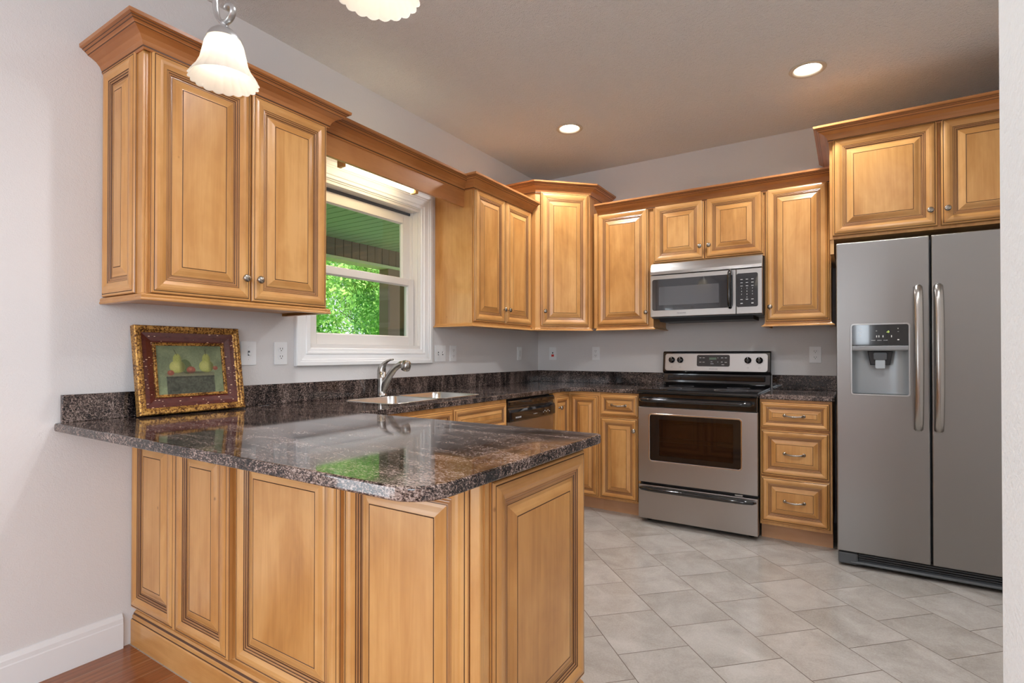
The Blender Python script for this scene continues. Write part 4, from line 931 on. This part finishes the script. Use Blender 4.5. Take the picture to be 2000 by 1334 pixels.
# ------------------------------------------------------------------ picture frame with still life
pf = thing('picture_frame', 'burgundy and gold framed still life of pears leaning on the backsplash', 'picture', (.09, -3.1, .915))
PW, PH = .432, .368
lean = math.asin((.062) / PH); Vp = Vector((-math.sin(lean), 0, math.cos(lean))); Up = Vector((0, 1, 0)); Np = Up.cross(Vp)
po = Vector((.0635, -3.323, .9165)); th0 = .0
def gold():
    m, nt, b = _mat('distressed_gold'); g = N(nt, 'ShaderNodeNewGeometry'); n = noise(nt, g.outputs['Position'], 130, 4, .7); n2 = noise(nt, g.outputs['Position'], 22, 3, .6)
    a = N(nt, 'ShaderNodeMath', operation='MULTIPLY_ADD', i_1=.4); L(nt, n2.outputs[0], a.inputs[0]); L(nt, n.outputs[0], a.inputs[2])
    r = ramp(nt, a.outputs[0], [(.60, (.07, .02, .006)), (.68, (.30, .13, .025)), (.76, (.68, .38, .10))]); L(nt, r.outputs[0], b.inputs['Base Color'])
    b.inputs['Metallic'].default_value = .45; b.inputs['Roughness'].default_value = .35; bump(nt, n.outputs[0], .5, .002, b); return m
def burg():
    m, nt, b = _mat('burgundy_flecked'); g = N(nt, 'ShaderNodeNewGeometry'); mp = N(nt, 'ShaderNodeMapping'); mp.inputs['Rotation'].default_value = (.6, 0, 0); mp.inputs['Scale'].default_value = (1, .6, 1.5); L(nt, g.outputs['Position'], mp.inputs[0])
    vo = N(nt, 'ShaderNodeTexVoronoi'); vo.inputs['Scale'].default_value = 68; L(nt, mp.outputs[0], vo.inputs['Vector']); n = noise(nt, g.outputs['Position'], 45, 3, .6)
    a = N(nt, 'ShaderNodeMath', operation='MULTIPLY_ADD', i_1=.35); L(nt, n.outputs[0], a.inputs[0]); L(nt, vo.outputs['Distance'], a.inputs[2])
    r = ramp(nt, a.outputs[0], [(.33, (.85, .52, .34)), (.355, (.45, .19, .10)), (.375, (.075, .012, .009)), (.8, (.11, .02, .014))]); L(nt, r.outputs[0], b.inputs['Base Color']); b.inputs['Roughness'].default_value = .22; b.inputs['Coat Weight'].default_value = .4; return m
GOLD = gold()
mb = MB(); mb.rings(po, Up, Vp, Np, PW, PH, [(0, 0, 0), (0, .030, 0), (.004, .034, 0), (.016, .034, 0), (.020, .031, 0), (.022, .026, 0), (.024, .026, 0), (.030, .020, 0)], center=None, back=False); part('gold_outer_molding', mb, GOLD, pf)
mb = MB(); mb.rings(po + Up * .026 + Vp * .026, Up, Vp, Np, PW - .052, PH - .052, [(0, .022, 0), (.018, .020, 0), (.036, .016, 0), (.046, .012, 0)], center=None, back=False); part('burgundy_panel', mb, burg(), pf)
mb = MB(); mb.rings(po + Up * .068 + Vp * .068, Up, Vp, Np, PW - .136, PH - .136, [(0, .012, 0), (.0015, .018, 0), (.0045, .019, 0), (.006, .0155, 0), (.008, .0155, 0), (.0095, .018, 0), (.0125, .0165, 0), (.0135, .010, 0)], center=None, back=False); part('gold_inner_molding', mb, GOLD, pf)
mb = MB(); mb.obox(po, Up, Vp, Np, .002, PW - .002, .002, PH - .002, 0, .008); part('backing', mb, BLKM, pf)
# painted canvas: colours of the painting as a colour attribute on a fine grid
gw, gh = 150, 112; cw_, ch_ = PW - .160, PH - .160
rs_ = np.random.RandomState(3)
def smooth_noise(h, w, s):
    a = rs_.rand(h // s + 3, w // s + 3); y = np.linspace(0, h / s, h); x = np.linspace(0, w / s, w)
    yi = y.astype(int); xi = x.astype(int); fy_ = (y - yi)[:, None]; fx_ = (x - xi)[None, :]
    return (a[yi][:, xi] * (1 - fy_) * (1 - fx_) + a[yi + 1][:, xi] * fy_ * (1 - fx_) + a[yi][:, xi + 1] * (1 - fy_) * fx_ + a[yi + 1][:, xi + 1] * fy_ * fx_)
vv, uu = np.mgrid[0:gh, 0:gw]; uu = uu / (gw - 1); vv = vv / (gh - 1)
nz1 = smooth_noise(gh, gw, 14); nz2 = smooth_noise(gh, gw, 3)
col = np.zeros((gh, gw, 3)); bgc = np.array([.26, .31, .17]); col[:] = bgc; col *= (.72 + .45 * nz1 + .22 * (nz2 - .5))[..., None]; col *= (1.05 - .35 * vv)[..., None]
asp = cw_ / ch_
def blend(mask, c): 
    global col
    col = col * (1 - mask[..., None]) + np.asarray(c) * mask[..., None]
def ell(cx, cy, rx, ry, rot=0): 
    a = (uu - cx) * asp; b_ = vv - cy; ca, sa = math.cos(rot), math.sin(rot); return ((a * ca + b_ * sa) / rx) ** 2 + ((-a * sa + b_ * ca) / ry) ** 2
sm = lambda d, k=.12: np.clip((1 - d) / k, 0, 1)
# chest
chest = np.clip((uu - .13) / .012, 0, 1) * np.clip((.86 - uu) / .012, 0, 1) * np.clip((.385 - vv) / .01, 0, 1)
blend(chest, (.075, .08, .055)); col *= (1 + chest * (.9 * (nz2 - .45) + .5 * (nz1 - .5)))[..., None]
top = np.clip((uu - .11) / .02, 0, 1) * np.clip((.87 - uu) / .02, 0, 1) * np.clip((vv - .375) / .01, 0, 1) * np.clip((.47 - vv - .08 * np.abs(uu - .5)) / .015, 0, 1)
blend(top, (.20, .20, .11)); blend(np.clip(1 - np.abs(vv - .375) / .012, 0, 1) * (uu > .12) * (uu < .87) * .8, (.30, .27, .16)); blend(np.clip(1 - np.abs(vv - .345) / .01, 0, 1) * chest, (.02, .02, .015))
for cx in (.30, .74):
    s1 = cx < .5
    if s1: blend(sm(ell(cx + .13, .56, .11, .16, .3)), (.10, .13, .05))
    body = np.maximum(sm(ell(cx, .56, .155, .135)), sm(ell(cx + .005, .70, .085, .13)))
    blend(body, (.36, .38, .10)); lt = np.clip(1 - ell(cx - .03, .57, .12, .12), 0, 1); blend(body * lt * .6, (.62, .62, .22)); sh = np.clip((uu - cx - .02) / .06, 0, 1); blend(body * sh * .75, (.07, .075, .025))
    blend(np.clip(1 - np.abs((uu - cx - .005 + .35 * (vv - .80) * (1 if s1 else .2)) * asp) / .012, 0, 1) * (vv > .80) * (vv < .91), (.05, .035, .015))
for cx, cy, r_ in ((.20, .44, .055), (.50, .49, .075), (.88, .52, .045)):
    blend(sm(ell(cx, cy, r_ * 1.2, r_)), (.30, .085, .05)); blend(np.clip(1 - ell(cx - .01, cy + .02, r_ * .6, r_ * .5), 0, 1) * .6, (.50, .20, .12))
blend(np.clip(1 - ell(.55, .435, .45, .03), 0, 1) * .7, (.05, .04, .02))
col = np.clip(col * (1 + .25 * (rs_.rand(gh, gw, 1) - .5)), .004, 1)
vs = []; 
for j in range(gh):
    for i in range(gw): vs.append(tuple(po + Up * (.079 + (cw_ + .002) * i / (gw - 1)) + Vp * (.079 + (ch_ + .002) * j / (gh - 1)) + Np * .0105))
fs = [(j * gw + i, j * gw + i + 1, (j + 1) * gw + i + 1, (j + 1) * gw + i) for j in range(gh - 1) for i in range(gw - 1)]
me = bpy.data.meshes.new('canvas'); me.from_pydata(vs, [], fs); ca = me.color_attributes.new('paint', 'FLOAT_COLOR', 'POINT')
ca.data.foreach_set('color', np.concatenate([col, np.ones((gh, gw, 1))], axis=2).astype(np.float32).ravel())
m, nt, b = _mat('oil_painting'); at = N(nt, 'ShaderNodeVertexColor'); at.layer_name = 'paint'; L(nt, at.outputs[0], b.inputs['Base Color']); b.inputs['Roughness'].default_value = .45
g_ = N(nt, 'ShaderNodeNewGeometry'); n_ = noise(nt, g_.outputs['Position'], 260, 3, .7); bump(nt, n_.outputs[0], .6, .002, b)
me.materials.append(m); link('canvas', me, pf)

# ------------------------------------------------------------------ outside the window
pc = thing('covered_porch', 'covered back porch with board ceiling and wood posts seen through the window', 'porch', (-1.5, 0, 0))
mb = MB(); y = -7.0
while y < 5.0:
    mb.box(-2.62, -.16, y + .004, y + .112, 2.49, 2.52, grain=0); y += .12
mb.box(-2.8, -.16, -7, 5, 2.5205, 2.60); part('ceiling', mb, SOFF, pc)
mb = MB(); y = -7.0
while y < 1.1:
    mb.box(-2.66, -2.50, y + .003, y + .117, 2.285, 2.489); y += .12
part('beam', mb, FASC, pc)
mb = MB(); mb.box(-2.67, -2.48, -7, 1.1, 2.25, 2.2845); part('beam_trim', mb, simple('trim_green', (.42, .50, .24), .6), pc)
mb = MB(); mb.box(-2.66, -2.50, .545, .755, -.3, 2.2495); part('post', mb, POSTM, pc, bev=.004)
mb = MB(); mb.box(-2.66, -2.50, .86, 1.08, -.3, 2.2495); part('post', mb, FASC, pc, bev=.004)
mb = MB(); mb.box(-2.9, -.16, -7, 5, -.32, -.2); part('deck', mb, simple('deck_concrete', (.42, .40, .37), .8), pc)
mb = MB(); mb.quad([(-60, -45, -.6), (-.2, -45, -.6), (-.2, 45, -.6), (-60, 45, -.6)]); o = part('lawn', mb, GRASS); o['kind'] = 'structure'; o.name = 'ground'
def leaf_mesh(name, n, R, h, zc, seed, size):
    rs = np.random.RandomState(seed); nc = 46
    cc = rs.normal(size=(nc, 3)); cc /= np.linalg.norm(cc, axis=1)[:, None]; cc *= (rs.rand(nc, 1) ** .4) * np.array([[R * .78, R * .78, h * .78]]); cr = R * (.22 + .20 * rs.rand(nc))
    k = rs.randint(0, nc, n); d = rs.normal(size=(n, 3)); d /= np.linalg.norm(d, axis=1)[:, None]
    p = cc[k] + d * cr[k][:, None] * (rs.rand(n, 1) ** .3); p[:, 2] += zc
    nn = d + rs.normal(size=(n, 3)) * .7 + np.array([0, 0, .5]); nn /= np.linalg.norm(nn, axis=1)[:, None]
    a = np.cross(nn, rs.normal(size=(n, 3))); a /= np.linalg.norm(a, axis=1)[:, None]; b_ = np.cross(nn, a); s = size * (.6 + .8 * rs.rand(n, 1))
    V = np.stack([p - a * s, p + b_ * s * .45 + nn * s * .1, p + a * s, p - b_ * s * .45 + nn * s * .1], axis=1).reshape(-1, 3)
    me = bpy.data.meshes.new(name); me.vertices.add(4 * n); me.vertices.foreach_set('co', V.ravel()); me.loops.add(4 * n); me.loops.foreach_set('vertex_index', np.arange(4 * n)); me.polygons.add(n)
    me.polygons.foreach_set('loop_start', np.arange(0, 4 * n, 4)); me.polygons.foreach_set('loop_total', np.full(n, 4)); me.update(calc_edges=True); return me
L1 = leaf_mesh('crown', 42000, 2.4, 3.0, 3.6, 1, .062); L1.materials.append(LEAF)
L2 = leaf_mesh('crown_deep', 42000, 2.6, 3.6, 4.0, 2, .062); L2.materials.append(LEAF2)
def trunk_mesh():
    mb = MB(); mb.tube([(0, 0, -.6), (.03, .02, 1.2), (-.05, .04, 2.6), (.0, 0, 4.2)], [.19, .15, .12, .06], 10)
    for a in range(7):
        an = a * .9; mb.tube([(0, 0, 1.6 + a * .3), (.7 * math.cos(an), .7 * math.sin(an), 2.5 + a * .32), (1.4 * math.cos(an), 1.4 * math.sin(an), 3.0 + a * .35)], [.07, .045, .02], 6)
    return mb.mesh('trunk', [BARK])
TM = trunk_mesh()
spots = [(-9.2, 3.2, 0, 'bright green leafy tree filling the lower left of the window view'), (-9.6, 8.8, 0, 'leafy tree seen beside the porch post at the right of the window'),
         (-15.2, 6.4, 1, 'deeper green tree behind and between the two nearest the window'), (-15.6, 12.6, 1, 'darker tree standing farthest right behind the porch post'),
         (-15.0, .4, 1, 'tall tree behind, at the left end of the window view'), (-9.0, -2.6, 0, 'leafy tree just left of the window view'), (-9.0, -8.6, 0, 'leafy tree beyond the patio door'),
         (-9.4, 14.6, 1, 'leafy tree right of the porch posts, hidden behind the window frame from the front'), (-9.0, 20.2, 0, 'farthest leafy tree to the right of the porch')]
for i, (x, y, k, lb) in enumerate(spots):
    t = thing('tree', lb, 'tree', (x, y, 0), 'leafy trees outside the window')
    for nm, me in (('crown', (L1, L2)[k]), ('trunk', TM)):
        o = bpy.data.objects.new(nm, me); COL.objects.link(o); o.parent = t
    s_ = (1.0, 1.02, 1.12, 1.15, 1.15, 1.0, 1.0, 1.0, 1.05)[i]; t.scale = (s_, s_, s_ * .9); t.rotation_euler.z = i * 1.3
